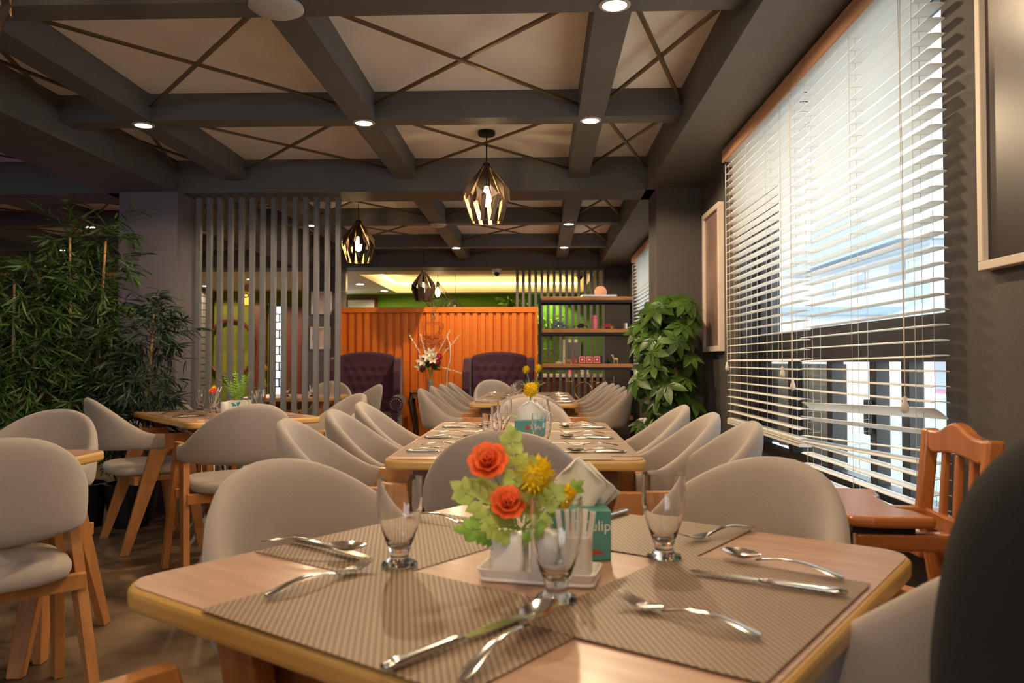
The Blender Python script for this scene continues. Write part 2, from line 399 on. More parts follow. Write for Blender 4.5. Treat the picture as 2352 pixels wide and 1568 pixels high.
# ------------------------------------------------------------------ BLINDS
def slat(bm, x, y0, y1, z, tilt=0, droop=0, wdt=.05, mt=.0022):
    n = 7; c, s = math.cos(tilt), math.sin(tilt)
    top, bot = [], []
    rings = []
    for yy, dz in ((y0, 0), ((y0+y1)/2, -droop*.5), (y1, -droop)):
        up = []; dn = []
        for i in range(n):
            f = (i/(n-1)-.5)*wdt; h = .003*(1-(2*f/wdt)**2)
            px, pz = f*c-h*s, f*s+h*c
            up.append((x+px, yy, z+dz+pz)); dn.append((x+px+mt*s, yy, z+dz+pz-mt*c))
        rings.append(up+dn[::-1])
    loft(bm, rings)
def blind(label, x, y0, y1, ztop, zbot, n, seed, vx, odd=None, droop=0):
    random.seed(seed)
    t = thing('venetian_blind', label, 'blind', (x, (y0+y1)/2, zbot), group='wooden venetian blinds on the large window')
    ox, oy, oz = x, (y0+y1)/2, zbot
    L = lambda a: [v for v in a]
    bm = bmesh.new(); sp = (ztop-.05-zbot-.03)/n
    for i in range(n):
        z = ztop-.06-sp*i-oz
        tl = R(random.uniform(-2, 2)+1); dr = random.uniform(-.002, .002)
        if odd and i in odd: tl, dr, dz = odd[i]; z += dz
        slat(bm, 0, y0-oy+random.uniform(0, .004), y1-oy-random.uniform(0, .004), z, tl, dr+droop*(i/n)**3)
    obj('slats', bm, 'blind', t, smooth=40)
    bm = bmesh.new()
    for k in range(4): slat(bm, random.uniform(-.003, .003), y0-oy, y1-oy, .006+.0045*k, random.uniform(-.03, .03), droop)
    box(bm, -.025, .025, y0-oy, y1-oy, -.012, .003)
    obj('bottom_rail', bm, 'blind', t, smooth=40)
    obj('valance', BX(-.045, -.033, y0-oy-.005, y1-oy+.005, ztop-.035-oz, ztop+.035-oz), 'valance', t, bevel=.003)
    obj('headrail', BX(-.03, .03, y0-oy, y1-oy, ztop-.03-oz, ztop+.02-oz), 'blind', t)
    bm = bmesh.new()
    m_ = max(2, int((y1-y0)/.42)+1)
    for k in range(m_):
        yy = y0-oy+.09+(y1-y0-.18)*k/(m_-1)
        for xx in (-.027, .027): tube(bm, [(xx, yy, ztop-.05-oz), (xx, yy, 0)], .0009, 5)
        tube(bm, [(0, yy+.012, ztop-.05-oz), (0, yy+.012, 0)], .0009, 5)
        for i in range(n):
            z = ztop-.064-sp*i-oz; tube(bm, [(-.027, yy, z), (.027, yy, z+.004)], .0006, 4)
    obj('ladder_cords', bm, 'ladder', t)
    for (cy, zl) in vx:
        bm = bmesh.new()
        tube(bm, [(-.034, cy-oy, ztop-.05-oz), (-.036, cy-oy+.008, (ztop+zl)/2-oz+.2), (-.035, cy-oy, zl-oz)], .0014, 5)
        tube(bm, [(-.034, cy-oy+.02, ztop-.05-oz), (-.036, cy-oy-.004, (ztop+zl)/2-oz+.1), (-.035, cy-oy, zl-oz)], .0014, 5)
        p = obj('pull_cord', bm, 'ladder', t)
        bm = bmesh.new(); lathe(bm, [(.002, .02), (.006, .016), (.006, .005), (.010, -.004), (.012, -.016), (.009, -.026), (.002, -.03)], 12, -.035, cy-oy, zl-oz)
        obj('tassel', bm, 'ladder', p, smooth=1)
    return t
blind('near venetian blind on the big window, lower slats flipped, reaching the sill', 1.095, 2.20, 3.295, 2.25, .60, 37, 3, [(2.34, .95)],
      {26: (R(4), .01, 0), 30: (R(-38), .035, .012), 31: (R(-22), .03, .0), 32: (R(-5), .05, -.01), 33: (R(8), .035, 0)}, .01)
blind('far venetian blind on the big window, gathered higher above the sill', 1.095, 3.31, 4.57, 2.25, .73, 35, 5, [(4.52, 1.05), (3.36, .98), (3.5, 1.03)],
      {27: (R(10), .0, 0)}, .0)
b3 = blind('white venetian blind on the window past the right column, partly behind a plant', 1.10, 7.2, 9.15, 2.24, .95, 30, 8, [(9.1, 1.35)])
b3['group'] = 'wooden venetian blinds on the large window'; del b3['group']

# ------------------------------------------------------------------ CHAIR
def leg_outline(dn, up):   # (y,z)
    return dn+up
def make_chair():
    t = thing('dining_chair', 'dining chair', 'chair', group='beige velvet armchairs')
    # backrest shell
    rings = []; N = 30
    for i in range(N+1):
        a = R(-92+184*i/N); aa = abs(a)
        sa, ca = math.sin(a), math.cos(a)
        ex = 0
        px = .262*math.copysign(abs(sa)**.92, sa); py = -.275*math.copysign(abs(ca)**.92, ca)
        if aa > R(80): py += .02*(aa-R(80))/R(12)
        nx, ny = sa, -ca; wv = max(0, ca)**1.55
        zt = .655+.212*wv; zb = .563+.012*abs(sa)-.0*wv
        th = .021+.006*wv
        lean = .16
        ring = []
        for k in range(16):
            ph = 2*math.pi*k/16; cx_, sz_ = math.cos(ph), math.sin(ph)
            hz = (zt-zb)/2
            zz = (zt+zb)/2+hz*math.copysign(abs(sz_)**.55, sz_)
            o_ = th*math.copysign(abs(cx_)**.75, cx_)+lean*(zz-.563)*wv-.004
            ring.append((px+nx*o_, py+ny*o_, zz))
        rings.append(ring)
    bm = bmesh.new(); loft(bm, rings); obj('backrest', bm, 'fabric', t, smooth=50)
    # seat cushion
    bm = bmesh.new(); rings = []
    for f, z in ((.90, .425), (.97, .430), (1, .445), (1, .462), (.96, .478), (.85, .486), (.5, .490), (.05, .491)):
        ring = []
        for k in range(36):
            ph = 2*math.pi*k/36; c_, s_ = math.cos(ph), math.sin(ph)
            ring.append((.232*f*math.copysign(abs(c_)**.62, c_), .01+.235*f*math.copysign(abs(s_)**.62, s_), z))
        rings.append(ring)
    loft(bm, rings); obj('seat', bm, 'seatfab', t, smooth=1)
    bm = bmesh.new()
    box(bm, -.262, .262, .10, .128, .375, .425); box(bm, -.262, .262, -.125, -.10, .375, .425)
    box(bm, -.2, -.175, -.1, .1, .385, .425); box(bm, .175, .2, -.1, .1, .385, .425)
    obj('seat_frame', bm, 'beech', t, bevel=.004)
    xo = lambda s: (lambda y, z: s*(.28-.038*z/.66))
    for s in (-1, 1):
        pl = [(-.012, .66), (.172, .66), (.192, .60), (.135, .53)]
        for k in range(9):
            a = R(180*k/8); pl.append((.082+.038*math.cos(a), .53+.040*math.sin(a)))
        pl += [(.030, .53), (-.032, .60)]
        bm = bmesh.new(); prism(bm, pl, 0, -.0155, .0155, xo(s)); obj('armrest', bm, 'beech', t, bevel=.003)
        bm = bmesh.new(); prism(bm, [(.192, .598), (.262, 0), (.216, 0), (.121, .54), (.15, .56)], 0, -.0155, .0155, xo(s)); obj('leg', bm, 'beech', t, bevel=.003)
        bm = bmesh.new(); prism(bm, [(-.032, .598), (.01, .56), (.043, .54), (-.152, 0), (-.198, 0)], 0, -.0155, .0155, xo(s)); obj('leg', bm, 'beech', t, bevel=.003)
    return t
CH = Kind(make_chair())
GN, GM, GF, GL, GS = ('chairs around the nearest table', 'chairs around the middle long table', 'chairs around the far long table', 'chairs around the left table', 'chairs at the near-left table')
for (x, y, fx, fy, lb, g) in [
    (-.30, 1.46, .82, -.572, 'beige velvet chair at the far-left side of the nearest table, behind the left glass', GN),
    (.262, 1.515, -.78, -.62, 'tan velvet chair at the far-right side of the nearest table, before the wooden high chair', GN),
    (.50, 1.275, -.50, .866, 'velvet chair at the right side of the nearest table, beside the person in black', GN),
    (-.40, .79, .572, .82, 'chair at the near-left side of the nearest table, wooden arm showing at the bottom', GN),
    (-.11, 2.66, 0, 1, 'velvet chair at the near end of the middle table, behind the orange roses', GM),
    (-.06, 4.28, 0, -1, 'pinkish velvet chair at the far end of the middle table', GM),
    (-.60, 2.82, 1, .03, 'velvet chair nearest the camera on the left side of the middle table', GM),
    (-.58, 3.38, 1, 0, 'velvet chair in the centre of the left side of the middle table', GM),
    (-.60, 4.0, 1, 0, 'velvet chair farthest back on the left side of the middle table', GM),
    (.42, 2.75, -1, 0, 'velvet chair nearest the camera on the window side of the middle table', GM),
    (.385, 3.22, -1, 0, 'velvet chair in the centre of the window side of the middle table', GM),
    (.37, 3.78, -1, 0, 'velvet chair farthest back on the window side of the middle table', GM),
    (-.07, 5.42, 0, 1, 'grey-brown chair at the near end of the far table, behind the yellow pompom flower', GF),
    (-.60, 6.05, 1, 0, 'pale chair nearest on the left side of the far table', GF),
    (-.60, 6.68, 1, 0, 'pale chair second on the left side of the far table', GF),
    (-.60, 7.3, 1, 0, 'pale chair third on the left side of the far table', GF),
    (-.60, 8.0, 1, 0, 'pale chair fourth on the left side of the far table', GF),
    (-.45, 8.75, .35, -.94, 'pale chair at the far left corner of the far table by the flower vase', GF),
    (.38, 6.14, -1, 0, 'chair nearest on the shelf side of the far table', GF),
    (.38, 6.62, -1, 0, 'chair second on the shelf side of the far table', GF),
    (.38, 7.1, -1, 0, 'chair third on the shelf side of the far table', GF),
    (.38, 7.6, -1, 0, 'chair fourth on the shelf side of the far table', GF),
    (.36, 8.2, -1, 0, 'chair fifth and farthest on the shelf side of the far table', GF),
    (-2.34, 4.64, .77, .64, 'velvet chair seen from the side, left of the left table before the bamboo', GL),
    (-1.58, 4.05, -.62, .785, 'velvet chair with its back to the camera at the left table', GL),
    (-2.62, 5.42, .65, -.76, 'velvet chair at the far end of the left table, before the grey column', GL),
    (-1.42, 4.92, -.8, -.6, 'velvet chair at the right side of the left table against the slats', GL),
    (-1.66, 2.29, -.72, .69, 'large grey velvet chair at the left photo edge with its back to the camera', GS),
    (-2.06, 3.02, 0, -1, 'velvet chair behind the near-left table facing the camera', GS),
    (-2.2, 8.0, 0, -1, 'peach lit chair behind the slats at the far side of the small back table', 'chairs around the small back table'),
    (-1.78, 7.2, -1, .1, 'pale chair beyond the slats at the right side of the small back table', 'chairs around the small back table')]:
    CH.put((x, y, 0), face(fx, fy), lb, g)

# ------------------------------------------------------------------ TABLES
def make_table(label, wx, wy, loc, rz, legs, group='dining tables'):
    t = thing('dining_table', label, 'table', loc, rz, group)
    bm = bmesh.new(); prism(bm, rrect(wx, wy, .06), 2, .714, .7485); obj('edge_band', bm, 'edge', t, bevel=.010, seg=3)
    bm = bmesh.new(); prism(bm, rrect(wx-.016, wy-.016, .054), 2, .7400, .7500); obj('tabletop', bm, 'lam', t)
    bm = bmesh.new()
    prism(bm, [(-wy/2+.12, .713), (wy/2-.12, .713), (wy/2-.24, .63), (-wy/2+.24, .63)], 0, -wx*.1, wx*.1)
    obj('underframe', bm, 'darkwood', t, bevel=.004)
    for sx in (-1, 1):
        for sy in (-1, 1):
            x0, y0, x1, y1 = sx*(wx/2-.13), sy*(wy/2-.13), sx*(wx/2-.21), sy*(wy/2-.20)
            bm = bmesh.new(); rings = []
            for x, y, z, s in ((x0, y0, .713, .045), (x0, y0, .66, .045), (x1, y1, 0, .026)):
                rings.append([(x-s, y-.018, z), (x+s, y-.018, z), (x+s, y+.018, z), (x-s, y+.018, z)])
            loft(bm, rings); obj('leg', bm, legs, t, bevel=.004)
    for sx in (-1, 1):
        bm = bmesh.new(); box(bm, sx*(wx/2-.13)-.018, sx*(wx/2-.13)+.018, -wy/2+.14, wy/2-.14, .66, .712); obj('crossbar', bm, legs, t, bevel=.003)
    return t
T1C = Vector((.006, 1.2505, 0)); T1U = Vector((.82, -.572, 0)); T1V = Vector((.572, .82, 0)); T1A = math.atan2(-.572, .82)
make_table('nearest square table with yellow wooden edge, turned cornerwise in the foreground', .905, .905, T1C, T1A, 'beech')
make_table('long middle table set for eight, edge facing the camera behind the foreground flowers', .87, 1.62, (-.085, 3.39, 0), 0, 'darkwood')
make_table('long far table in front of the purple armchairs', .85, 2.2, (-.125, 7.17, 0), 0, 'darkwood')
TLC = Vector((-1.95, 4.80, 0)); TLA = math.atan2(.76, -.65); 
make_table('left table with quilt-patterned tissue box, before the grey slats', 1.22, .76, TLC, TLA, 'beech')
make_table('near-left table, only its corner showing between two chairs', .80, .80, (-1.96, 2.44, 0), R(2), 'beech')
make_table('small back table glimpsed behind the slats', .80, .80, (-2.28, 7.35, 0), 0, 'beech')

def on1(s, tt, z=.75): p = T1C+T1U*s+T1V*tt; return (p.x, p.y, z)
# ------------------------------------------------------------------ PLACEMATS
bm = bmesh.new(); prism(bm, rrect(.44, .30, .004, 2), 2, 0, .001)
MT = Kind(tag(obj('placemat', bm, 'mat'), 'x', 'placemat'))
G = 'woven placemats on the nearest table'
z = .7502
def ang(dx, dy): return math.atan2(dy, dx)
for (s, tt, rz, dz, lb) in ((-.005, -.302, T1A, .0011, 'woven brown placemat at the near-left side of the nearest table, under the big spoon'),
                            (-.29, .0, T1A+R(90), 0, 'woven brown placemat at the far-left side of the nearest table, under the left glass'),
                            (.287, -.03, T1A+R(90), .0022, 'woven brown placemat at the right side of the nearest table, under the large fork'),
                            (-.05, .295, T1A, .0011, 'woven brown placemat at the far-right side of the nearest table, under the short fork')):
    x, y, _ = on1(s, tt); MT.put((x, y, z+dz), rz, lb, G)
# ------------------------------------------------------------------ CUTLERY
def handle_rings(L, x0, w0, w1, th, arch, n=10, seg=10):
    rings = []
    for i in range(n+1):
        f = i/n; x = x0+(L-x0)*f; w_ = w0+(w1-w0)*(f**1.3); 
        if f > .93: w_ *= (1-(f-.93)/.07*.45)
        z_ = .004+arch*math.sin(math.pi*min(1, f*1.0))*(1-.35*f)
        rings.append([(x, w_*math.cos(2*math.pi*k/seg), z_+th*math.sin(2*math.pi*k/seg)) for k in range(seg)])
    return rings
def make_spoon():
    bm = bmesh.new()
    n = 10; up = []
    for i in range(n+1):          # bowl x 0..0.062
        f = i/n; x = .066*f; hw = .0235*(math.sin(math.pi*min(1, .06+.90*f))**.62)*(1-.18*f)
        if i == n: hw = .0035
        row = []
        for k in range(9):
            g = k/8*2-1; d = (1-g*g)*(math.sin(math.pi*min(1, f*.98+.02)))*.009
            row.append((x, hw*g, .0125-d+.0*f))
        up.append(row)
    top = [[bm.verts.new(p) for p in r] for r in up]; bot = [[bm.verts.new((p[0], p[1], p[2]-.0014)) for p in r] for r in up]
    for A, fl in ((top, 0), (bot, 1)):
        for a, b_ in zip(A, A[1:]):
            for k in range(8): bm.faces.new((a[k], a[k+1], b_[k+1], b_[k]))
    for a, b_ in ((top, bot),):
        for i in range(n):
            bm.faces.new((a[i][0], a[i+1][0], b_[i+1][0], b_[i][0])); bm.faces.new((a[i][8], b_[i][8], b_[i+1][8], a[i+1][8]))
        for k in range(8): bm.faces.new((a[0][k], b_[0][k], b_[0][k+1], a[0][k+1]))
    r = handle_rings(.2, .060, .0035, .0095, .0018, .012)
    loft(bm, r)
    bmesh.ops.translate(bm, verts=bm.verts, vec=(-.1, 0, 0))
    return tag(obj('spoon', bm, 'steel', smooth=60), 'x', 'spoon')
def make_fork():
    bm = bmesh.new()
    for k in range(4):
        yy = (k-1.5)*.0062
        pts = [(0, yy*1.0, .017), (.016, yy, .0105), (.034, yy, .006), (.044, yy, .0055)]
        tube(bm, pts, .001, 6, [.0007, .0013, .0016, .0018])
    rings = []
    for f in range(7):
        x = .040+.03*f/6; hw = .0115*(1-(f/6)**1.6)+.0035; zc = .0052+.004*(f/6)
        rings.append([(x, hw*math.cos(2*math.pi*k/10), zc+.0011*math.sin(2*math.pi*k/10)) for k in range(10)])
    loft(bm, rings)
    loft(bm, handle_rings(.2, .068, .0035, .0095, .0018, .013))
    bmesh.ops.translate(bm, verts=bm.verts, vec=(-.1, 0, 0))
    return tag(obj('fork', bm, 'steel', smooth=60), 'x', 'fork')
def make_knife():
    t = thing('dinner_knife', 'x', 'knife')
    bm = bmesh.new(); pts = [(.0, .002), (.008, .009), (.03, .0115), (.07, .0105), (.10, .007), (.105, .005), (.105, -.004), (.05, -.0055), (.01, -.004)]
    prism(bm, [(x-.11, y) for x, y in pts], 2, .0035, .0053); obj('blade', bm, 'steel', t, bevel=.0005)
    bm = bmesh.new(); rings = []
    for i in range(9):
        f = i/8; x = -.008+.118*f; w_ = .0060+.0032*f; th = .0042+.001*f
        if i in (0, 8): w_ *= .6; th *= .6
        rings.append([(x, w_*math.cos(2*math.pi*k/12), .0055+th*math.sin(2*math.pi*k/12)) for k in range(12)])
    loft(bm, rings); obj('handle', bm, 'steel', t, smooth=1)
    return t
SP, FK, KN = Kind(make_spoon()), Kind(make_fork()), Kind(make_knife())
# tip -> tail in table-1 coordinates
def lay(K, tip, tail, z, lb, g):
    a = Vector(on1(*tip, 0)); b_ = Vector(on1(*tail, 0)); c = (a+b_)/2
    global SP_LAST
    q = K.put((c.x, c.y, z), math.atan2((b_-a).y, (b_-a).x), lb, g)
    if 'large shiny spoon' in lb: SP_LAST = q
zc = .7536; gF, gS, gK = 'forks on the nearest table', 'spoons on the nearest table', 'knives on the nearest table'
lay(KN, (-.232, -.148), (-.444, -.14), zc, 'steel knife on the far-left placemat of the nearest table, partly under the spoon', gK)
lay(SP, (-.255, -.150), (-.435, -.20), zc+.008, 'steel spoon turned face down across the knife on the far-left placemat', gS)
lay(FK, (-.20, -.175), (-.19, -.38), zc, 'steel fork face down left on the near-left placemat, pointing at the left glass', gF)
lay(KN, (.129, -.24), (.117, -.455), zc, 'steel knife beside the big spoon in the near foreground', gK)
lay(SP, (.172, -.226), (.198, -.436), zc, 'large shiny spoon in the near foreground, below the front glass', gS)
lay(FK, (.186, -.108), (.40, -.136), zc+.001, 'large steel fork on the right placemat in the near foreground', gF)
_sp = SP_LAST
_sp.rotation_euler = (R(6), R(6), _sp.rotation_euler[2]); _sp.location.z += .009; _sp['label'] = 'large shiny spoon in the near foreground, below the front glass'
lay(KN, (.208, .077), (.429, .098), zc+.001, 'steel knife on the right placemat below the spoon', gK)
lay(SP, (.205, .215), (.405, .175), zc+.001, 'steel spoon on the right placemat next to the knife', gS)
lay(FK, (.115, .265), (.17, .44), zc, 'short steel fork lying crosswise behind the right glass', gF)
lay(FK, (-.235, .143), (-.43, .145), zc, 'steel fork behind the left glass at the far-left placemat', gF)
lay(KN, (-.10, .24), (-.099, .445), zc, 'steel knife whose handle shows behind the teal tissue box', gK)
# ------------------------------------------------------------------ GLASSES
GP = [(.0265, 0), (.028, .002), (.026, .006), (.017, .010), (.0145, .015), (.0155, .021), (.0185, .029), (.0245, .046), (.0305, .064), (.0345, .086), (.0355, .108), (.0345, .136),
      (.0330, .1362), (.0337, .108), (.0328, .086), (.0288, .065), (.0225, .047), (.015, .034), (.008, .028), (.0005, .026)]
bm = bmesh.new(); lathe(bm, GP, 36); GLS = Kind(tag(obj('goblet_glass', bm, 'glass', smooth=50), 'x', 'glass'))
for (s, tt, lb) in ((-.173, -.145, 'empty footed glass at the left of the nearest table beside the crossed cutlery'),
                    (.135, .145, 'empty footed glass at the right of the nearest table beside the short fork'),
                    (.122, -.148, 'empty footed glass nearest the camera, in front of the white shaker tray')):
    x, y, _ = on1(s, tt); GLS.put((x, y, .754), 0, lb, 'glasses on the nearest table')
OR = ['nearest', 'middle', 'farthest']
def setting(x, y, side, who, table, zt=.75, glass=True, gl_dx=.0, jit=0, cut=True):
    """placemat with cutlery and glass; side=+1 sits at +x, -1 at -x"""
    random.seed(int(x*1000+y*77))
    j = lambda a: random.uniform(-a, a)
    MT.put((x, y, zt+.0003), R(90)+j(.02), 'woven placemat, %s of the %s' % (who, table), 'placemats on the '+table)
    base = 0 if side > 0 else math.pi
    if cut:
        FK.put((x+j(.01), y-side*(-.0)+.10*1+j(.01), zt+.0015), base+j(.06), 'steel fork on the placemat %s of the %s' % (who, table), 'forks on the '+table)
        SP.put((x+j(.01), y-.085+j(.01), zt+.0015), base+j(.15), 'steel spoon on the placemat %s of the %s' % (who, table), 'spoons on the '+table)
        KN.put((x+j(.01)+side*.01, y-.12, zt+.0015), base+j(.05), 'steel knife on the placemat %s of the %s' % (who, table), 'knives on the '+table)
    if glass:
        GLS.put((x-side*.185, y-.09+j(.02), zt+.0015), 0, 'empty footed glass at the place %s of the %s' % (who, table), 'glasses on the '+table)
for i, y in enumerate((2.90, 3.40, 3.92)):
    setting(-.355, y, -1, '%s on the left side' % OR[i], 'middle table')
    setting(.19, y, 1, '%s on the window side' % OR[i], 'middle table')
O4 = ['nearest', 'second', 'third', 'farthest']
for i, y in enumerate((6.35, 6.88, 7.41, 7.94)):
    setting(-.385, y, -1, '%s on the left side' % O4[i], 'far table')
    setting(.14, y, 1, '%s on the shelf side' % O4[i], 'far table')
MT.put((.02, 2.74, .7504), 0, 'woven placemat at the near end of the middle table', 'placemats on the middle table')
SP.put((.05, 2.74, .7518), R(80), 'round shiny spoon at the near end of the middle table, right of the chair back', 'spoons on the middle table')
# left table
def onL(s, tt, z=.75):
    c, s_ = math.cos(TLA), math.sin(TLA); return (TLC.x+c*s-s_*tt, TLC.y+s_*s+c*tt, z)
# local +x of the table runs away-left ; +y towards the near-left
gl = 'things on the left table'
for (s, tt, rz, lb) in ((.0, .22, 0, 'woven placemat along the near-left side of the left table'), (-.42, -.02, 90, 'woven placemat at the near end of the left table'),
                        (.42, .0, 90, 'woven placemat at the far end of the left table'), (.0, -.22, 0, 'woven placemat along the right side of the left table')):
    MT.put(onL(s, tt, .7503+.001*(rz > 0)), TLA+R(rz), lb, 'placemats on the left table')
for K, p, q, lb in ((FK, (.13, .22), TLA+R(88), 'fork at the far left of the left table'), (SP, (-.16, .24), TLA+R(92), 'shiny spoon near the front-left corner of the left table'),
                 (KN, (-.19, .22), TLA+R(90), 'knife beside the spoon near the front-left corner of the left table'), (FK, (-.36, .10), TLA+R(150), 'fork pointing at the camera on the left table'),
                 (SP, (.30, .16), TLA+R(60), 'dark spoon crossing a fork at the back left of the left table'), (KN, (-.40, -.22), TLA+R(20), 'knife at the right corner of the left table')):
    K.put(onL(*p, .7522), q, lb, 'cutlery on the left table')
for (x, y, lb) in ((-2.22, 5.10, 'footed glass left of the small flower glass on the left table'), (-1.83, 5.12, 'footed glass behind the quilt-patterned tissue box'), (-1.78, 4.86, 'footed glass right of the quilt-patterned tissue box')):
    GLS.put((x, y, .752), 0, lb, 'glasses on the left table')
GLS.put((-2.03, 4.86, .752), 0, 'footed glass holding a small orange and yellow flower on the left table', 'glasses on the left table')
for (x, y, lb) in ((-2.55, 7.15, 'left glass on the small back table behind the slats'), (-2.33, 7.2, 'middle glass on the small back table behind the slats'), (-2.1, 7.25, 'right glass on the small back table behind the slats'), (-2.02, 7.45, 'far right glass on the small back table behind the slats')):
    GLS.put((x, y, .75), 0, lb, 'glasses on the small back table')
# near-left table: cutlery
MT.put((-1.95, 2.5, .7503), R(90), 'woven placemat on the near-left table', 'placemats')
SP.put((-1.86, 2.66, .7516), R(200), 'spoon on the near-left table', 'cutlery on the near-left table'); FK.put((-1.93, 2.60, .7516), R(190), 'fork on the near-left table', 'cutlery on the near-left table')

# ------------------------------------------------------------------ FLOWERS / FOLIAGE builders
def rose(bm, c, r, seed=1):
    random.seed(seed)
    for ring_, (rr, n, tilt, h) in enumerate(((.25, 4, .2, .9), (.5, 5, .45, .85), (.78, 7, .8, .7), (1.0, 8, 1.15, .5))):
        for k in range(n):
            a = 2*math.pi*k/n+ring_*.5+random.uniform(-.15, .15)
            d = Vector((math.cos(a), math.sin(a), 0)); tz = Vector((-math.sin(a), math.cos(a), 0))
            b0 = Vector(c)+d*r*.12*ring_*.5
            rings = []
            for f in (0, .4, .75, 1.0):
                out = d*(r*rr*f**.8*math.sin(min(1.5, tilt)))+Vector((0, 0, r*h*f))
                wv = r*.62*(.35+.65*math.sin(math.pi*min(1, f*.72+.15)))*(.5+.5*rr)
                curl = d*(r*.14*f*f)
                rings.append([bm.verts.new(b0+out+curl+tz*wv*g-d*abs(g)*r*.16+Vector((0, 0, random.uniform(-.04, .04)*r))) for g in (-1, -.5, 0, .5, 1)])
            for A, B in zip(rings, rings[1:]):
                for i in range(4): bm.faces.new((A[i], A[i+1], B[i+1], B[i]))
def pompom(bm, c, r, n=120, seed=1):
    random.seed(seed); ball(bm, c, r*.62, 10)
    for i in range(n):
        ph = math.acos(1-2*(i+.5)/n); a = i*2.39996
        d = Vector((math.sin(ph)*math.cos(a), math.sin(ph)*math.sin(a), math.cos(ph)))
        s_ = d.cross(Vector((.3, .5, .8))).normalized()
        leafq(bm, Vector(c)+d*r*.45, d+Vector((0, 0, random.uniform(-.2, .2))), s_, r*random.uniform(.5, .62), r*.28, .15, 2)
def spray(bm, base, d, L, n, lw, ll, seed=1, stem=.0012, nrm=None):
    """pinnate leaf spray"""
    random.seed(seed); base = Vector(base); d = Vector(d).normalized(); side = d.cross(Vector((0, 0, 1)))
    side = side.normalized() if side.length > .1 else Vector((1, 0, 0))
    if nrm: side = d.cross(Vector(nrm)).normalized()
    tube(bm, [base, base+d*L*.5+Vector((0, 0, L*.05)), base+d*L], stem, 4)
    for i in range(n):
        f = .25+.75*i/(n-1); p = base+d*L*f
        for sg in (-1, 1):
            leafq(bm, p, d*.7+side*sg+Vector((0, 0, random.uniform(-.2, .3))), d, ll*(1.15-.5*f)*random.uniform(.85, 1.1), lw, .2, 3)
    leafq(bm, base+d*L, d, side, ll*.8, lw, .2, 3)
def make_salt_tray():
    rz = R(-12)
    x, y, _ = (.0, 1.175, 0)
    t = tag(thing('condiment_tray', '', 'tray', (x, y, .7505), rz), 'white oblong ceramic tray holding shakers in the middle of the nearest table', 'tray')
    bm = bmesh.new(); prism(bm, rrect(.17, .075, .012), 2, 0, .006)
    obj('base', bm, 'white', t, bevel=.003)
    bm = bmesh.new(); rings = []
    for w_, z_ in ((.166, .004), (.176, .019), (.170, .019), (.160, .006)): rings.append([(a, b_, z_) for a, b_ in rrect(w_, w_-.095, .012)])
    loft(bm, rings, cap=False); obj('rim', bm, 'white', t, smooth=40)
    return t, x, y, rz
_t, tx, ty, trz = make_salt_tray()
def tl(dx, dy, z): c, s = math.cos(trz), math.sin(trz); return (tx+c*dx-s*dy, ty+s*dx+c*dy, z)
def block_shape(w_, d, h, r=.010):
    bm = bmesh.new(); rings = []
    for f, z_ in ((.94, 0), (1, .004), (1, h-.01), (.93, h-.003), (.75, h)): rings.append([(a, b_, z_) for a, b_ in rrect(w_*f, d*f, r*f)])
    loft(bm, rings); return bm
o = thing('flower_vase', 'white square ceramic vase with orange and yellow flowers on the white tray', 'vase', tl(-.047, .004, .7575), trz)
obj('body', block_shape(.052, .05, .062), 'white', o, smooth=40)
o = tag(obj('pepper_shaker', block_shape(.042, .046, .062), 'white', loc=tl(.008, .006, .7575), rz=trz, smooth=40), 'small white ceramic shaker in the middle of the white tray, behind the front glass', 'shaker')
th_ = thing('toothpick_holder', 'white ceramic holder with paper-wrapped toothpicks at the right of the white tray', 'holder', tl(.055, .0, .7575), trz)
bm = bmesh.new(); rings = []
for f, z_ in ((.9, 0), (1, .004), (1, .06), (.86, .06), (.84, .01)): rings.append([(a, b_, z_) for a, b_ in rrect(.042*f, .044*f, .010*f)])
loft(bm, rings); obj('body', bm, 'white', th_, smooth=40)
random.seed(5)
for k in range(5):
    o = obj('toothpick_sachet', BX(-.004, .004, -.001, .001, 0, .085), 'paper', th_, loc=(-.016+.007*k, .004*(k % 2)-.003, .012)); o.rotation_euler = (R(random.uniform(-5, 5)), R(-8+4*k), R(random.uniform(-30, 30)))
    o.location.z = .012
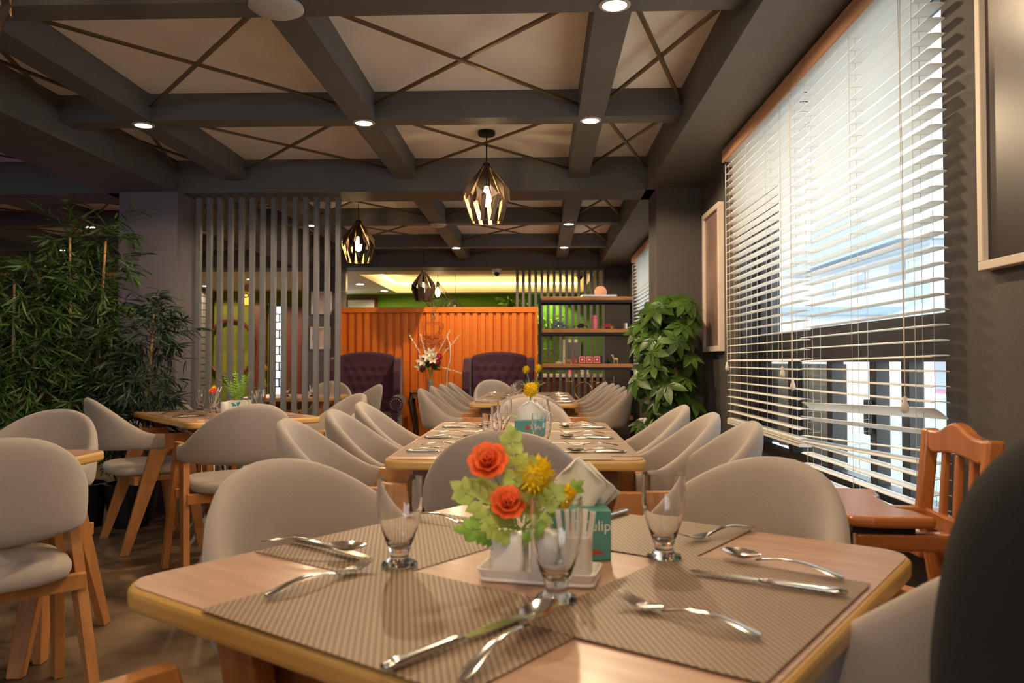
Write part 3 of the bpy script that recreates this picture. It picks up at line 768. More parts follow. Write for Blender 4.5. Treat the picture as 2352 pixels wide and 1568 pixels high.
# bouquet in the foreground
fc = Vector(tl(-.03, .008, .82))
bq = thing('flower_bouquet', 'bouquet of two orange roses, yellow chrysanthemums and pale green leaves on the nearest table', 'flowers', fc)
for i, (d, r_, sd) in enumerate((((-.048, -.015, .098), .021, 1), ((-.020, -.028, .040), .0185, 3))):
    bm = bmesh.new(); rose(bm, (0, 0, 0), r_*1.25, sd); q = obj('rose', bm, 'orangeflower', bq, smooth=1, loc=d, solid=.0006); q.rotation_euler = (R(52), R(-8+20*i), 0)
for i, (d, r_) in enumerate((((.020, .0, .078), .030), ((.066, .012, .046), .019))):
    bm = bmesh.new(); pompom(bm, (0, 0, 0), r_*1.15, 110, i); q = obj('chrysanthemum', bm, 'yellowflower', bq, loc=d)
for i, (b_, d, L, n, lw, ll) in enumerate((((0, 0, .0), (-.75, -.25, .55), .115, 6, .016, .034), ((0, 0, .01), (-.12, .0, 1), .135, 6, .017, .032), ((0, 0, .0), (-.9, -.3, .05), .085, 6, .013, .034),
                                           ((0, 0, .0), (.45, -.2, .5), .085, 5, .014, .030), ((0, -.0, .02), (.1, -.45, .35), .06, 5, .014, .028), ((0, 0, 0), (.85, .1, .65), .11, 5, .010, .024),
                                           ((0, 0, .0), (-.45, -.6, .15), .075, 5, .013, .03), ((0, 0, .01), (.15, -.1, .9), .09, 6, .014, .030), ((0, 0, 0), (.3, -.7, .1), .06, 5, .012, .026), ((0, 0, .02), (-.5, 0, .35), .08, 5, .014, .03))):
    bm = bmesh.new(); spray(bm, b_, d, L*.9, n, lw*1.15, ll*1.05, i, nrm=(.1, -1, .35)); obj('leaf_spray', bm, ('leafy', 'leafy', 'leaf')[i % 3], bq, smooth=1)
bm = bmesh.new()
for a, b_ in (((-.048, -.015, .098), 0), ((-.020, -.028, .040), 0), ((.020, 0, .078), 0), ((.066, .012, .046), 0)):
    tube(bm, [(0, 0, -.035), (a[0]*.4, a[1]*.4, a[2]*.35), a], .0015, 5)
obj('stems', bm, 'leaf', bq)
# tissue boxes
def tissue_box(label, loc, rz, w_, d, h, kind):
    t = thing('tissue_box', label, 'tissue box', loc, rz)
    obj('carton', BX(-w_/2, w_/2, -d/2, d/2, 0, h), 'teal' if kind != 'quilt' else 'palebox', t, bevel=.0015)
    if kind == 'tulip':
        text('lettering', 'Tulip', .0235, 'paper', (.023, -d/2-.0006, h*.60), (R(90), 0, 0), t, .0004)
        bm = bmesh.new()
        for cx, rr in ((-.010, 1),):
            prism(bm, [(cx+.007*math.cos(R(a))*(1 if a > 180 else .8), h*.68+.010*math.sin(R(a))) for a in range(0, 360, 20)], 1, -d/2-.0009, -d/2-.0003)
        obj('tulip_mark', bm, 'red', t)
        text('small_print', 'ultra soft', .009, 'paper', (.018, -d/2-.0006, h*.5), (R(90), 0, 0), t, .0003) if False else None
        bm = bmesh.new(); box(bm, -.005, .034, -d/2-.0008, -d/2-.0002, h*.13, h*.17); box(bm, .0, .028, -d/2-.0008, -d/2-.0002, h*.19, h*.22); obj('red_strip', bm, 'red', t)
        if w_ > .11:
            bm = bmesh.new(); box(bm, w_/2-.0003, w_/2+.0005, -.02, .02, h*.5, h*.85); obj('side_panel', bm, 'palebox', t)
    if kind == 'quilt':
        bm = bmesh.new()
        for cx, cz, s in ((0, h/2, 1), ):
            for q in range(4):
                a = q*90
                pts = [(.004, 0), (.016, .006), (.016, .016), (.024, .018), (.024, .034), (.008, .024), (0, .030)]
                rp_ = []
                for px, pz in pts:
                    c_, s_ = math.cos(R(a)), math.sin(R(a)); rp_.append((cx+px*c_-pz*s_, cz+px*s_+pz*c_))
                prism(bm, rp_, 1, -d/2-.0008, -d/2-.0002)
        obj('star_print', bm, 'tealdark', t)
        bm = bmesh.new(); prism(bm, [(-.055+.004*math.cos(R(a)), .014+.006*math.sin(R(a))) for a in range(0, 360, 30)], 1, -d/2-.0008, -d/2-.0002); obj('red_mark', bm, 'red', t)
        return t
    # napkins standing out of the top
    bm = bmesh.new()
    sheets = [(-.012, -.004, .088, 0), (.006, .012, .078, 8), (.016, .024, .066, -6)]
    for sx, sy, hh, an in sheets:
        n = 10; rows = []
        for j in range(n+1):
            f = j/n; hw = w_*(.36+.16*f) if f < .55 else w_*(.36+.16*f)*(1-((f-.55)/.45)**2*.55)
            rows.append([bm.verts.new((sx+hw*g+.020*f, sy+.012*math.sin(g*3+f*2)*f, h-.004+hh*f-abs(g+.35)*f*.026)) for g in (-1, -.6, -.2, .2, .6, 1)])
        for A, B in zip(rows, rows[1:]):
            for i in range(5): bm.faces.new((A[i], A[i+1], B[i+1], B[i]))
    obj('napkins', bm, 'paper', t, smooth=1, solid=.002)
    return t
tissue_box('teal tissue box reading Tulip with white napkins, behind the flowers on the nearest table', (.064, 1.325, .7505), R(4), .095, .09, .080, 'tulip')
tissue_box('teal tissue box reading Tulip with folded napkins on the middle table', (-.035, 3.20, .7505), R(-6), .125, .10, .085, 'tulip')
tissue_box('pale tissue box with a teal quilt star on the left table', (-1.92, 4.98, .7515), R(3), .125, .08, .072, 'quilt')
# middle table flowers
def pompom_vase(label, loc, heads, h, n_leaf=6, vase='glass', red=True, leafs='leaf'):
    t = thing('flower_vase', label, 'vase', loc)
    bm = bmesh.new(); lathe(bm, [(.018, 0), (.022, .002), (.022, .08), (.0205, .08), (.0205, .005), (.001, .005)], 20); obj('vase_body', bm, vase, t, smooth=50)
    bm = bmesh.new()
    for k, (dx, dy, z_, r_) in enumerate(heads):
        for q in range(3): tube(bm, [(.004*q-.004, 0, .01), (dx*.5+.003*q, dy*.5, z_*.5), (dx, dy, z_)], .0018, 5)
    obj('stems', bm, 'stem', t)
    for k, (dx, dy, z_, r_) in enumerate(heads):
        bm = bmesh.new(); pompom(bm, (0, 0, 0), r_, 130, k); obj('pompom_flower', bm, 'yellowflower', t, loc=(dx, dy, z_))
    random.seed(int(abs(loc[1])*10))
    for k in range(n_leaf):
        a = 2*math.pi*k/n_leaf; bm = bmesh.new(); spray(bm, (0, 0, h*.35), (math.cos(a), math.sin(a)*.7, random.uniform(.3, .9)), h*.38, 5, .014, .034, k); obj('leaf_spray', bm, leafs, t)
    return t
pompom_vase('glass vase with one large yellow pompom flower and turquoise stems on the middle table', (-.052, 3.52, .7505), [(.01, 0, .195, .036)], .17, 4)
pompom_vase('vase with three yellow pompom flowers and green leaves on the far table', (-.06, 6.55, .7505), [(-.055, 0, .255, .034), (.045, 0, .265, .036), (.03, -.02, .125, .034)], .26, 9)
pompom_vase('vase with two yellow pompom flowers on the small back table behind the slats', (-2.5, 7.05, .7505), [(0, 0, .26, .045), (-.01, 0, .14, .045)], .2, 4)
o = tag(obj('pepper_shaker', block_shape(.045, .045, .062), 'white', loc=(-.115, 3.22, .7505), smooth=40), 'cream ceramic shaker left of the tissue box on the middle table', 'shaker')
o = tag(obj('salt_shaker', block_shape(.042, .042, .066), 'white', loc=(-1.99, 4.93, .7515), smooth=40), 'white ceramic block with sugar sticks on the left table', 'holder')
tb = thing('green_foliage_bunch', 'bright green feathery foliage bunch standing on the left table', 'plant', (-1.96, 5.08, .7515))
bm = bmesh.new(); lathe(bm, [(.015, 0), (.018, .002), (.02, .06), (.018, .06), (.013, .004)], 16); obj('pot', bm, 'white', tb, smooth=40)
random.seed(2)
for k in range(10):
    a = 2*math.pi*k/10; bm = bmesh.new(); spray(bm, (0, 0, .05), (math.cos(a)*.6-.1, math.sin(a)*.4, random.uniform(.7, 1.4)), random.uniform(.13, .21), 9, .008, .035, k); obj('frond', bm, 'leaf', tb)
fb = thing('flower_head_bunch', 'small orange and yellow flower with white sticks in a glass on the left table', 'flowers', (-2.03, 4.86, .86))
bm = bmesh.new(); rose(bm, (0, 0, 0), .022, 9); q = obj('rose', bm, 'orangeflower', fb, loc=(0, -.01, .025), solid=.0006); q.rotation_euler = (R(50), 0, 0)
bm = bmesh.new(); pompom(bm, (0, 0, 0), .022, 70, 9); obj('chrysanthemum', bm, 'yellowflower', fb, loc=(-.005, .005, .045))
bm = bmesh.new(); tube(bm, [(0, 0, -.09), (0, -.01, .025)], .0012, 5); tube(bm, [(0, 0, -.06), (.03, 0, .05)], .003, 5); tube(bm, [(0, 0, -.06), (.045, .01, .055)], .003, 5); obj('stems', bm, 'paper', fb)

# ------------------------------------------------------------------ PENDANTS AND DOWNLIGHTS
def pendant(label, x, y, zb, ztop, lit, energy=12, glow=True):
    kw = .36 if lit else .50; kx = .42 if lit else .56
    t = thing('pendant_lamp', label, 'pendant lamp', (x, y, zb), group='faceted metal pendant lamps')
    H = ztop-zb; n = 10; Rm, Rb, Rt, zm = .150, .098, .022, .16*H/.37
    up, dn = [], []
    bm = bmesh.new()
    def P(r, a, z): return Vector((r*math.cos(a), r*math.sin(a), z))
    da = 2*math.pi/n
    for k in range(n):
        a = k*da
        # upper blade: from neck to a point at the waist; lower blade: from base ring up to waist, twisted
        u = [P(Rt, a-da*kw, H*.99), P(Rt, a+da*kw, H*.99), P(Rm, a+da*kx, zm), P(Rm*.99, a-da*.02, zm-.03), P(Rm*.98, a-da*.10, zm+.05)]
        vs_ = [bm.verts.new(p) for p in u]; bm.faces.new(vs_)
        l = [P(Rb, a-da*.05, 0), P(Rb, a+da*(.36 if lit else .8), 0), P(Rm, a+da*(.62 if lit else .95), zm-.01), P(Rm*.96, a+da*(.30 if lit else 0), zm+.02)]
        vs_ = [bm.verts.new(p) for p in l]; bm.faces.new(vs_)
    sh = obj('lamp_shade', bm, M['bronze'], t, solid=.0015)
    # gold inner faces as a second skin
    bm = bmesh.new()
    for k in range(n):
        a = k*da; q = .985
        u = [P(Rt*.9, a-da*.34, H*.985), P(Rt*.9, a+da*.34, H*.985), P(Rm*q, a+da*.40, zm), P(Rm*q*.99, a-da*.04, zm-.027), P(Rm*q*.98, a-da*.10, zm+.05)]
        bm.faces.new([bm.verts.new(p) for p in u])
        l = [P(Rb*.98, a-da*.03, .002), P(Rb*.98, a+da*.34, .002), P(Rm*q, a+da*.60, zm-.01), P(Rm*q*.96, a+da*.31, zm+.015)]
        bm.faces.new([bm.verts.new(p) for p in l])
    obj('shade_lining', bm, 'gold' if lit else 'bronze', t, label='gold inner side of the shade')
    bm = bmesh.new(); rings = []
    for i in range(33):
        a = 2*math.pi*i/32; rings.append(P(Rb, a, .002))
    tube(bm, rings, .0025, 6); obj('base_ring', bm, 'bronze', t)
    bm = bmesh.new(); lathe(bm, [(.020, H*.62), (.022, H*.64), (.022, H*.86), (.012, H*.9), (.026, H*.97), (.024, H*1.02), (.006, H*1.05)], 16); obj('lamp_socket', bm, 'blackmetal', t, smooth=40)
    bm = bmesh.new(); lathe(bm, [(.012, H*.62), (.014, H*.58), (.030, H*.44), (.031, H*.38), (.022, H*.30), (.001, H*.27)], 18); obj('light_bulb', bm, 'bulb' if lit else 'dimbulb', t, smooth=1)
    bm = bmesh.new(); tube(bm, [(0, 0, H), (0, 0, ZP-.03-zb)], .004, 8); obj('cord', bm, 'blackmetal', t)
    bm = bmesh.new(); lathe(bm, [(.055, ZP-zb-.001), (.055, ZP-zb-.022), (.048, ZP-zb-.03), (.005, ZP-zb-.032)], 24); obj('ceiling_canopy', bm, 'blackmetal', t, smooth=40)
    if lit: light('pendant_light', 'POINT', (0, 0, H*.37), energy*2.9, (1, .62, .30), .014, t)
    return t
pendant('lit faceted pendant lamp hanging largest, in the centre of the photo', -.34, 5.0, 1.955, 2.325, True, 16)
pendant('lit faceted pendant lamp to the left, beside the grey slats', -1.62, 6.98, 1.955, 2.325, True, 16)
pendant('dark faceted pendant lamp hanging before the orange panel', -1.44, 9.7, 1.82, 2.19, False)
pendant('faceted pendant lamp cut by the top left corner of the photo', -1.70, 2.2, 1.97, 2.34, True, 12)
pendant('added lit faceted pendant lamp, unseen above the camera, warming ceiling and table', -.34, .8, 1.97, 2.34, True, 14)  # unseen extra pendant, added to warm the ceiling and nearest table
def wire_pendant(label, x, y, ztop_c, zt, zm, zb, rm, rb):
    t = thing('wire_pendant_lamp', label, 'pendant lamp', (x, y, zb), group='wire cage pendant lamps')
    bm = bmesh.new(); n = 6
    for k in range(n):
        a = 2*math.pi*k/n+.3; a2 = 2*math.pi*(k+1)/n+.3
        T_, Mi, Bo = (0, 0, zt-zb), (rm*math.cos(a), rm*math.sin(a), zm-zb), (rb*math.cos((a+a2)/2), rb*math.sin((a+a2)/2), 0)
        M2 = (rm*math.cos(a2), rm*math.sin(a2), zm-zb); a0 = (a+a2)/2+2*math.pi/n
        B2 = (rb*math.cos(a0), rb*math.sin(a0), 0)
        for p, q in ((T_, Mi), (Mi, Bo), (M2, Bo), (Mi, M2), (Bo, B2)): tube(bm, [p, q], .005, 5)
    obj('wire_cage', bm, 'bronze', t)
    bm = bmesh.new(); lathe(bm, [(.02, zt-zb-.02), (.024, zt-zb-.03), (.024, zt-zb-.09), (.01, zt-zb-.1)], 12); obj('lamp_socket', bm, 'blackmetal', t, smooth=40)
    bm = bmesh.new(); lathe(bm, [(.01, zt-zb-.1), (.03, zt-zb-.14), (.035, zt-zb-.19), (.02, zt-zb-.23), (.001, zt-zb-.24)], 12); obj('light_bulb', bm, 'bulb' if 'glowing' in label else 'white', t, smooth=1)
    bm = bmesh.new(); tube(bm, [(0, 0, zt-zb-.03), (0, 0, ztop_c-zb)], .005, 6); obj('cord', bm, 'blackmetal', t)
    bm = bmesh.new(); lathe(bm, [(.07, ztop_c-zb), (.07, ztop_c-zb-.03)], 16); obj('ceiling_canopy', bm, 'blackmetal', t)
    return t
wire_pendant('wire cage pendant with a glowing bulb behind the dark pendant', -1.56, 12.0, 2.55, 2.30, 2.02, 1.88, .22, .12)
wire_pendant('wide wire cage pendant above the orange panel', -1.36, 12.6, 2.55, 2.08, 1.95, 1.90, .12, .42)

def downlight(label, x, y, z, e, dim=False, r=.045):
    t = thing('downlight', label, 'downlight', (x, y, z), group='recessed ceiling downlights')
    bm = bmesh.new(); lathe(bm, [(r+.014, 0), (r+.014, -.004), (r, -.006), (r-.002, -.001), (r-.002, 0)], 28, cap=False); obj('trim_ring', bm, 'trimring', t, smooth=30)
    bm = bmesh.new(); lathe(bm, [(r-.001, -.0005), (r-.001, -.003)], 28); obj('lens', bm, 'leddim' if dim else 'led', t)
    if e: light('downlight_light', 'SPOT', (0, 0, -.03), e*2.4, (1, .74, .46), .03, t).data.spot_size = R(165)
    return t
DL = [(-.97, 4.3, 'bright downlight left of the central pendant on a beam crossing', 26, 0), (.277, 4.3, 'bright downlight right of the central pendant on a beam crossing', 26, 0),
      (-2.21, 4.3, 'small downlight at far left on a beam crossing', 8, 1), (.277, 2.9, 'downlight at the top edge of the photo over the nearest table', 14, 0),
      (.277, 1.5, 'downlight above the nearest table', 8, 0), (-.97, 1.5, 'downlight above and left of the nearest table', 6, 0), (-2.21, 1.5, 'downlight above the near-left table', 5, 0),
      (-.97, -1.3, 'downlight behind the camera', 7, 0), (.277, .1, 'downlight behind the camera by the wall', 14, 0), (.277, -1.3, 'farther downlight behind the camera by the wall', 12, 0), (-.97, 9.1, 'bright downlight beyond the cross beam, above the far table', 26, 0), (.277, 7.55, 'downlight beyond the cross beam, right side near', 12, 1),
      (.277, 9.1, 'downlight beyond the cross beam, right side far', 12, 1), (-2.21, 7.55, 'small downlight seen through the slats', 10, 1)]
for x, y, lb, e, dim in DL: downlight(lb, x, y, ZB, e, dim)
for x, y, lb, e in ((-4.4, 7.55, 'small downlight in the dark left aisle, upper of the two', 5), (-5.65, 9.1, 'small downlight in the dark left aisle, lower of the two', 5)): downlight(lb, x, y, ZB, e, True)
for x, y, z, lb, e in ((-1.0, 11.35, 2.55, 'left one of a bright pair of downlights above the orange panel', 14), (-.87, 11.15, 2.55, 'right one of a bright pair of downlights above the orange panel', 14),
                       (-1.95, 13.0, 2.55, 'downlight left over the dark pendant in the lit recess', 10), (.03, 12.0, 2.55, 'downlight seen through the hanging slats', 8),
                       (-2.85, 12.4, 2.30, 'small downlight at the left rim of the lit recess', 4), (-2.70, 13.6, 2.30, 'small downlight at the far corner rim of the lit recess', 4),
                       (-4.3, 11.6, 2.30, 'downlight behind the slats in the left back room', 45), (-5.4, 12.6, 2.30, 'second downlight, added to brighten the left back room near the olive wall', 25)):  # the last downlight is an addition that brightens the left back room
    downlight(lb, x, y, z, e, False, .06)
# unlit discs
bm = bmesh.new(); lathe(bm, [(.098, 0), (.101, -.012), (.078, -.026), (.05, -.034), (.001, -.036)], 32)
o = tag(obj('ceiling_speaker', bm, 'trimring', smooth=1, loc=(-.975, 2.86, ZB)), 'round cream ceiling fixture at the top edge of the photo', 'ceiling fixture')
bm = bmesh.new(); lathe(bm, [(.075, 0), (.078, -.012), (.05, -.03), (.001, -.034)], 28)
tag(obj('smoke_detector', bm, 'trimring', smooth=1, loc=(-.97, 7.5, ZB)), 'round smoke detector on a beam left of the central pendant', 'smoke detector')
# cctv cameras
def cctv(label, x, y, z):
    t = thing('security_camera', label, 'camera', (x, y, z))
    bm = bmesh.new(); lathe(bm, [(.062, 0), (.06, -.03), (.05, -.055), (.03, -.06)], 20); obj('housing', bm, 'white', t, smooth=40)
    bm = bmesh.new(); ball(bm, (0, -.02, -.06), .038, 14); obj('lens_dome', bm, 'blackplastic', t, smooth=1)
cctv('white dome security camera with black lens above the orange panel', -.57, 10.45, ZF)
cctv('dark security camera seen through the hanging slats at the right', .55, 10.95, 2.30)
t = thing('wall_speaker', 'white box speaker high on the wall left of the orange panel', 'speaker', (-2.58, 10.2, 1.98)); 
obj('cabinet', BX(-.05, .05, 0, .10, 0, .25), 'white', t, bevel=.006); obj('grille', BX(-.045, .045, -.006, .0, .01, .24), 'trimring', t)

# ------------------------------------------------------------------ SLAT SCREENS
def screen(label, x0, x1, n, y, w_, d, zt, kind=''):
    t = thing('slat_screen', label, 'screen', ((x0+x1)/2, y, 0))
    c = (x0+x1)/2
    for k in range(n):
        x = x0+(x1-x0)*k/(n-1)-c
        obj('slat', BX(x-w_/2, x+w_/2, -d/2, d/2, .02, zt), 'slatgrey', t, bevel=.003)
    obj('floor_rail', BX(x0-c-w_/2, x1-c+w_/2, -d/2-.002, d/2+.002, 0, .02), 'slatgrey', t)
screen('screen of tall grey vertical slats between floor and ceiling beam, left of centre', -2.56, -1.505, 14, 5.83, .034, .045, ZF)
screen('screen of grey vertical slats behind the shelf and the orange panel', -.30, .84, 15, 10.45, .036, .08, ZF)

# ------------------------------------------------------------------ ORANGE CONTAINER PANEL
t = thing('container_panel', 'orange corrugated container-style partition behind the purple armchairs', 'partition', (-1.315, 10.15, 0))
bm = bmesh.new(); W0, W1, H = -1.285, 1.285, 1.775; n = 25; pts = []
p = (W1-W0-.06)/n
x = W0+.03
front = []
for k in range(n):
    a = x+p*k; front += [(a, -.0), (a+p*.56, -.0), (a+p*.60, .035), (a+p*.96, .035)]
front.append((x+p*n, 0))
pts = front+[(W1-.03, .06), (W0+.03, .06)]
prism(bm, pts, 2, .05, H-.06); obj('corrugated_sheet', bm, 'orange', t)
bm = bmesh.new(); box(bm, W0, W1, -.02, .08, H-.07, H); box(bm, W0, W1, -.02, .08, 0, .06); box(bm, W0, W0+.035, -.02, .08, .06, H-.07); box(bm, W1-.035, W1, -.02, .08, .06, H-.07)
obj('frame', bm, 'orange', t, bevel=.004)
# coffee cup wall sign
s = thing('coffee_sign', 'thin metal sign of a steaming cup over the word COFFEE on the orange panel', 'sign', (-1.38, 10.12, 1.36))
bm = bmesh.new()
tube(bm, [(-.11, 0, .22), (.10, 0, .22)], .004, 6); tube(bm, [(-.13, 0, .22), (-.12, 0, .16), (-.09, 0, .10), (-.04, 0, .06), (.04, 0, .06), (.08, 0, .10), (.10, 0, .16), (.10, 0, .22)], .004, 6)
tube(bm, [(.10, 0, .20), (.14, 0, .20), (.14, 0, .15), (.09, 0, .12)], .004, 6); tube(bm, [(-.13, 0, .04), (.13, 0, .04)], .005, 6); tube(bm, [(-.10, 0, .02), (.10, 0, .02)], .004, 6)
obj('cup_outline', bm, mat('sign_copper', (.45, .12, .06), .4, .5), s)
bm = bmesh.new()
for dx in (0, .03): tube(bm, [(dx-.01, 0, .25), (dx+.01, 0, .29), (dx-.015, 0, .33), (dx+.01, 0, .38), (dx+.03, 0, .41)], .004, 6)
obj('steam', bm, 'silver', s)
M['copper'] = bpy.data.materials['sign_copper']
text('lettering', 'COFFEE', .115, 'copper', (0.02, 0, -.08), (R(90), 0, 0), s, .004)

# ------------------------------------------------------------------ ARMCHAIRS
def armchair():
    t = thing('wingback_armchair', 'x', 'armchair', group='purple tufted wingback armchairs')
    # front faces -Y. back panel with tufts
    bm = bmesh.new(); nx, nz = 44, 40; Wd, z0, z1 = .66, .42, 1.15
    btn = []
    for r_ in range(6):
        for c_ in range(6 if r_ % 2 == 0 else 5):
            btn.append((-.275+.11*c_+(0 if r_ % 2 == 0 else .055), .50+.115*r_))
    grid = []
    for j in range(nz+1):
        row = []
        for i in range(nx+1):
            u = (i/nx-.5)*Wd; crown = .045*(1-(u/(Wd/2))**2)
            z_ = z0+(z1-z0+crown)*j/nz
            dmin = min((u-bx)**2+(z_-bz)**2 for bx, bz in btn)**.5
            y_ = .18+.12*(z_-z0)-.030*(1-math.exp(-(dmin/.028)**1.2))
            if j == nz: y_ += .05
            row.append(bm.verts.new((u, y_, z_)))
        grid.append(row)
    for j in range(nz):
        for i in range(nx): bm.faces.new((grid[j][i], grid[j][i+1], grid[j+1][i+1], grid[j+1][i]))
    obj('tufted_back', bm, 'purple', t, smooth=1)
    bm = bmesh.new()
    for bx, bz in btn: ball(bm, (bx, .182+.12*(bz-z0), bz), .010, 8, 1, .6, 1)
    obj('buttons', bm, 'purple', t, smooth=1)
    bm = bmesh.new(); arc = [(-.36, .30), (-.36, 1.10)]+[(-.36+.72*k/12, 1.12+.060*math.sin(math.pi*k/12)) for k in range(13)]+[(.36, 1.10), (.36, .30)]
    prism(bm, arc, 1, .235, .36, None); 
    obj('back_shell', bm, 'purple', t, bevel=.02, seg=3)
    for s in (-1, 1):
        bm = bmesh.new(); prism(bm, [(-.02, .62), (-.06, .75), (-.03, .95), (.10, 1.10), (.20, 1.125), (.33, 1.11), (.33, .40), (0, .40)], 0, s*.385-.045, s*.385+.045); obj('wing', bm, 'purple', t, bevel=.022, seg=3)
        bm = bmesh.new(); prism(bm, [(-.36, .10), (-.36, .58), (.25, .60), (.25, .10)], 0, s*.385-.05, s*.385+.05)
        a = obj('armrest', bm, 'purple', t, bevel=.015, seg=3)
        bm = bmesh.new(); tube(bm, [(s*.40, -.385, .585), (s*.40, .12, .60)], .085, 18); obj('arm_roll', bm, 'purple', a, smooth=40)
        bm = bmesh.new()
        for k in range(14):
            an = R(-60+300*k/13); ball(bm, (s*.40+.062*math.cos(an), -.387, .585+.062*math.sin(an)), .006, 6)
        for k in range(12): ball(bm, (s*.385-.04, -.363, .5-.03*k), .006, 6); ball(bm, (s*.385+.04, -.363, .5-.03*k), .006, 6)
        obj('nailheads', bm, 'silver', a)
    bm = bmesh.new(); prism(bm, rrect(.68, .60, .05, 4, 0, -.08), 2, .33, .47); obj('seat_cushion', bm, 'purple', t, bevel=.03, seg=3)
    obj('seat_base', BX(-.35, .35, -.35, .28, .10, .33), 'purple', t, bevel=.015)
    for sx in (-.36, .36):
        for sy in (-.3, .28):
            bm = bmesh.new(); lathe(bm, [(.018, 0), (.026, .10), (.028, .11)], 10, sx, sy); obj('leg', bm, 'darkwood', t)
    return t
AC = Kind(armchair())
AC.put((-2.09, 9.35, 0), R(6), 'purple tufted wingback armchair on the left, its rolled arm with nailheads showing', 'purple tufted wingback armchairs')
AC.put((-.50, 9.45, 0), R(0), 'purple tufted wingback armchair on the right, behind the far table', 'purple tufted wingback armchairs')
# console with vase of flowers
t = thing('console_table', 'small dark carved console table with curved legs against the orange panel', 'console table', (-1.35, 9.82, 0))
bm = bmesh.new(); prism(bm, rrect(.52, .30, .03), 2, .685, .71); obj('top', bm, 'darkwood', t, bevel=.006)
bm = bmesh.new(); prism(bm, [(-.24, .685), (.24, .685), (.24, .64), (.20, .62), (.1, .635), (0, .61), (-.1, .635), (-.2, .62), (-.24, .64)], 1, -.13, -.11); obj('carved_apron', bm, 'darkwood', t)
for sx in (-1, 1):
    for sy in (-.11, .11):
        bm = bmesh.new(); tube(bm, [(sx*.23, sy, .685), (sx*.25, sy, .58), (sx*.20, sy, .30), (sx*.19, sy, .12), (sx*.24, sy, .0)], .02, 8, [.024, .028, .018, .013, .02]); obj('leg', bm, 'brass' if False else 'bronze', t, smooth=1)
t = thing('flower_vase', 'tall glass vase with white gravel and a big lily bouquet beside the coffee sign', 'vase', (-1.36, 9.78, .711))
bm = bmesh.new(); lathe(bm, [(.042, 0), (.050, .003), (.046, .10), (.050, .27), (.047, .27), (.043, .10), (.046, .008), (.001, .008)], 24); obj('vase_body', bm, 'glass', t, smooth=50)
bm = bmesh.new(); lathe(bm, [(.043, .01), (.042, .09), (.044, .14), (.02, .145)], 20); obj('gravel_fill', bm, 'gravel', t, smooth=40)
bm = bmesh.new()
random.seed(8)
for k in range(9):
    a = 2*math.pi*k/9; tube(bm, [(0, 0, .14), (.02*math.cos(a), .02*math.sin(a), .25), (.10*math.cos(a), .05*math.sin(a), .38)], .003, 5)
obj('stems', bm, 'leaf', t)
def lily(bm, c, r, tilt):
    for k in range(6):
        a = 2*math.pi*k/6; d = Vector((math.cos(a), -.55, math.sin(a))); leafq(bm, c, d, Vector((-math.sin(a), 0, math.cos(a))), r, r*.42, -.25, 4)
for c, r_ in (((-.02, -.05, .43), .085), ((.04, -.04, .40), .085), ((-.09, -.04, .37), .08), ((-.12, -.02, .30), .07), ((.02, -.05, .47), .07)):
    bm = bmesh.new(); lily(bm, (0, 0, 0), r_*1.15, 0); obj('lily', bm, 'whiteflower', t, loc=c, solid=.001)
for c, r_, m_ in (((.11, -.03, .42), .055, 'pinkflower'), ((.09, -.05, .35), .045, 'pinkflower'), ((-.09, -.05, .27), .05, 'maroon'), ((.03, -.05, .33), .04, 'maroon')):
    bm = bmesh.new(); pompom(bm, (0, 0, 0), r_, 60, 3); obj('round_flower', bm, m_, t, loc=c)
for k, (d, L) in enumerate((((-.55, -.1, 1), .46), ((-.25, -.1, 1), .42), ((.55, -.1, 1), .52), ((.85, -.1, .95), .55), ((1, -.1, -.28), .46))):
    bm = bmesh.new(); b0 = Vector((.02*(k-2), 0, .30)) if k < 4 else Vector((.08, -.02, .31)); dv = Vector(d).normalized()
    tube(bm, [b0, b0+dv*L], .002, 4); random.seed(k)
    for i in range(34):
        f = .45+.55*i/34 if k < 4 else .2+.8*i/34
        for q in range(2):
            sv = Vector((random.uniform(-1, 1), random.uniform(-1, 1), random.uniform(-1, 1))); leafq(bm, b0+dv*L*f, sv, dv, .016, .010, 0, 2)
    obj('eucalyptus_sprig', bm, 'whiteflower', t)
bm = bmesh.new(); random.seed(4)
for k in range(26):
    a = random.uniform(0, 6.28); d = Vector((math.cos(a), -.5*abs(math.sin(a)), random.uniform(-.3, .6))); leafq(bm, (0.01, 0, .28+random.uniform(0, .08)), d, (0, 0, 1), random.uniform(.09, .16), .04, .3, 3)
obj('foliage', bm, 'leafm', t)
bm = bmesh.new(); tube(bm, [(-1.20, 10.11, 1.42), (-1.155, 10.10, 1.30), (-1.15, 10.11, 1.12), (-1.19, 10.10, .92), (-1.20, 10.10, .70), (-1.20, 10.1, .4)], .006, 6)
tag(obj('power_cable', bm, 'white', smooth=1), 'thin white cable running down the orange panel', 'cable')

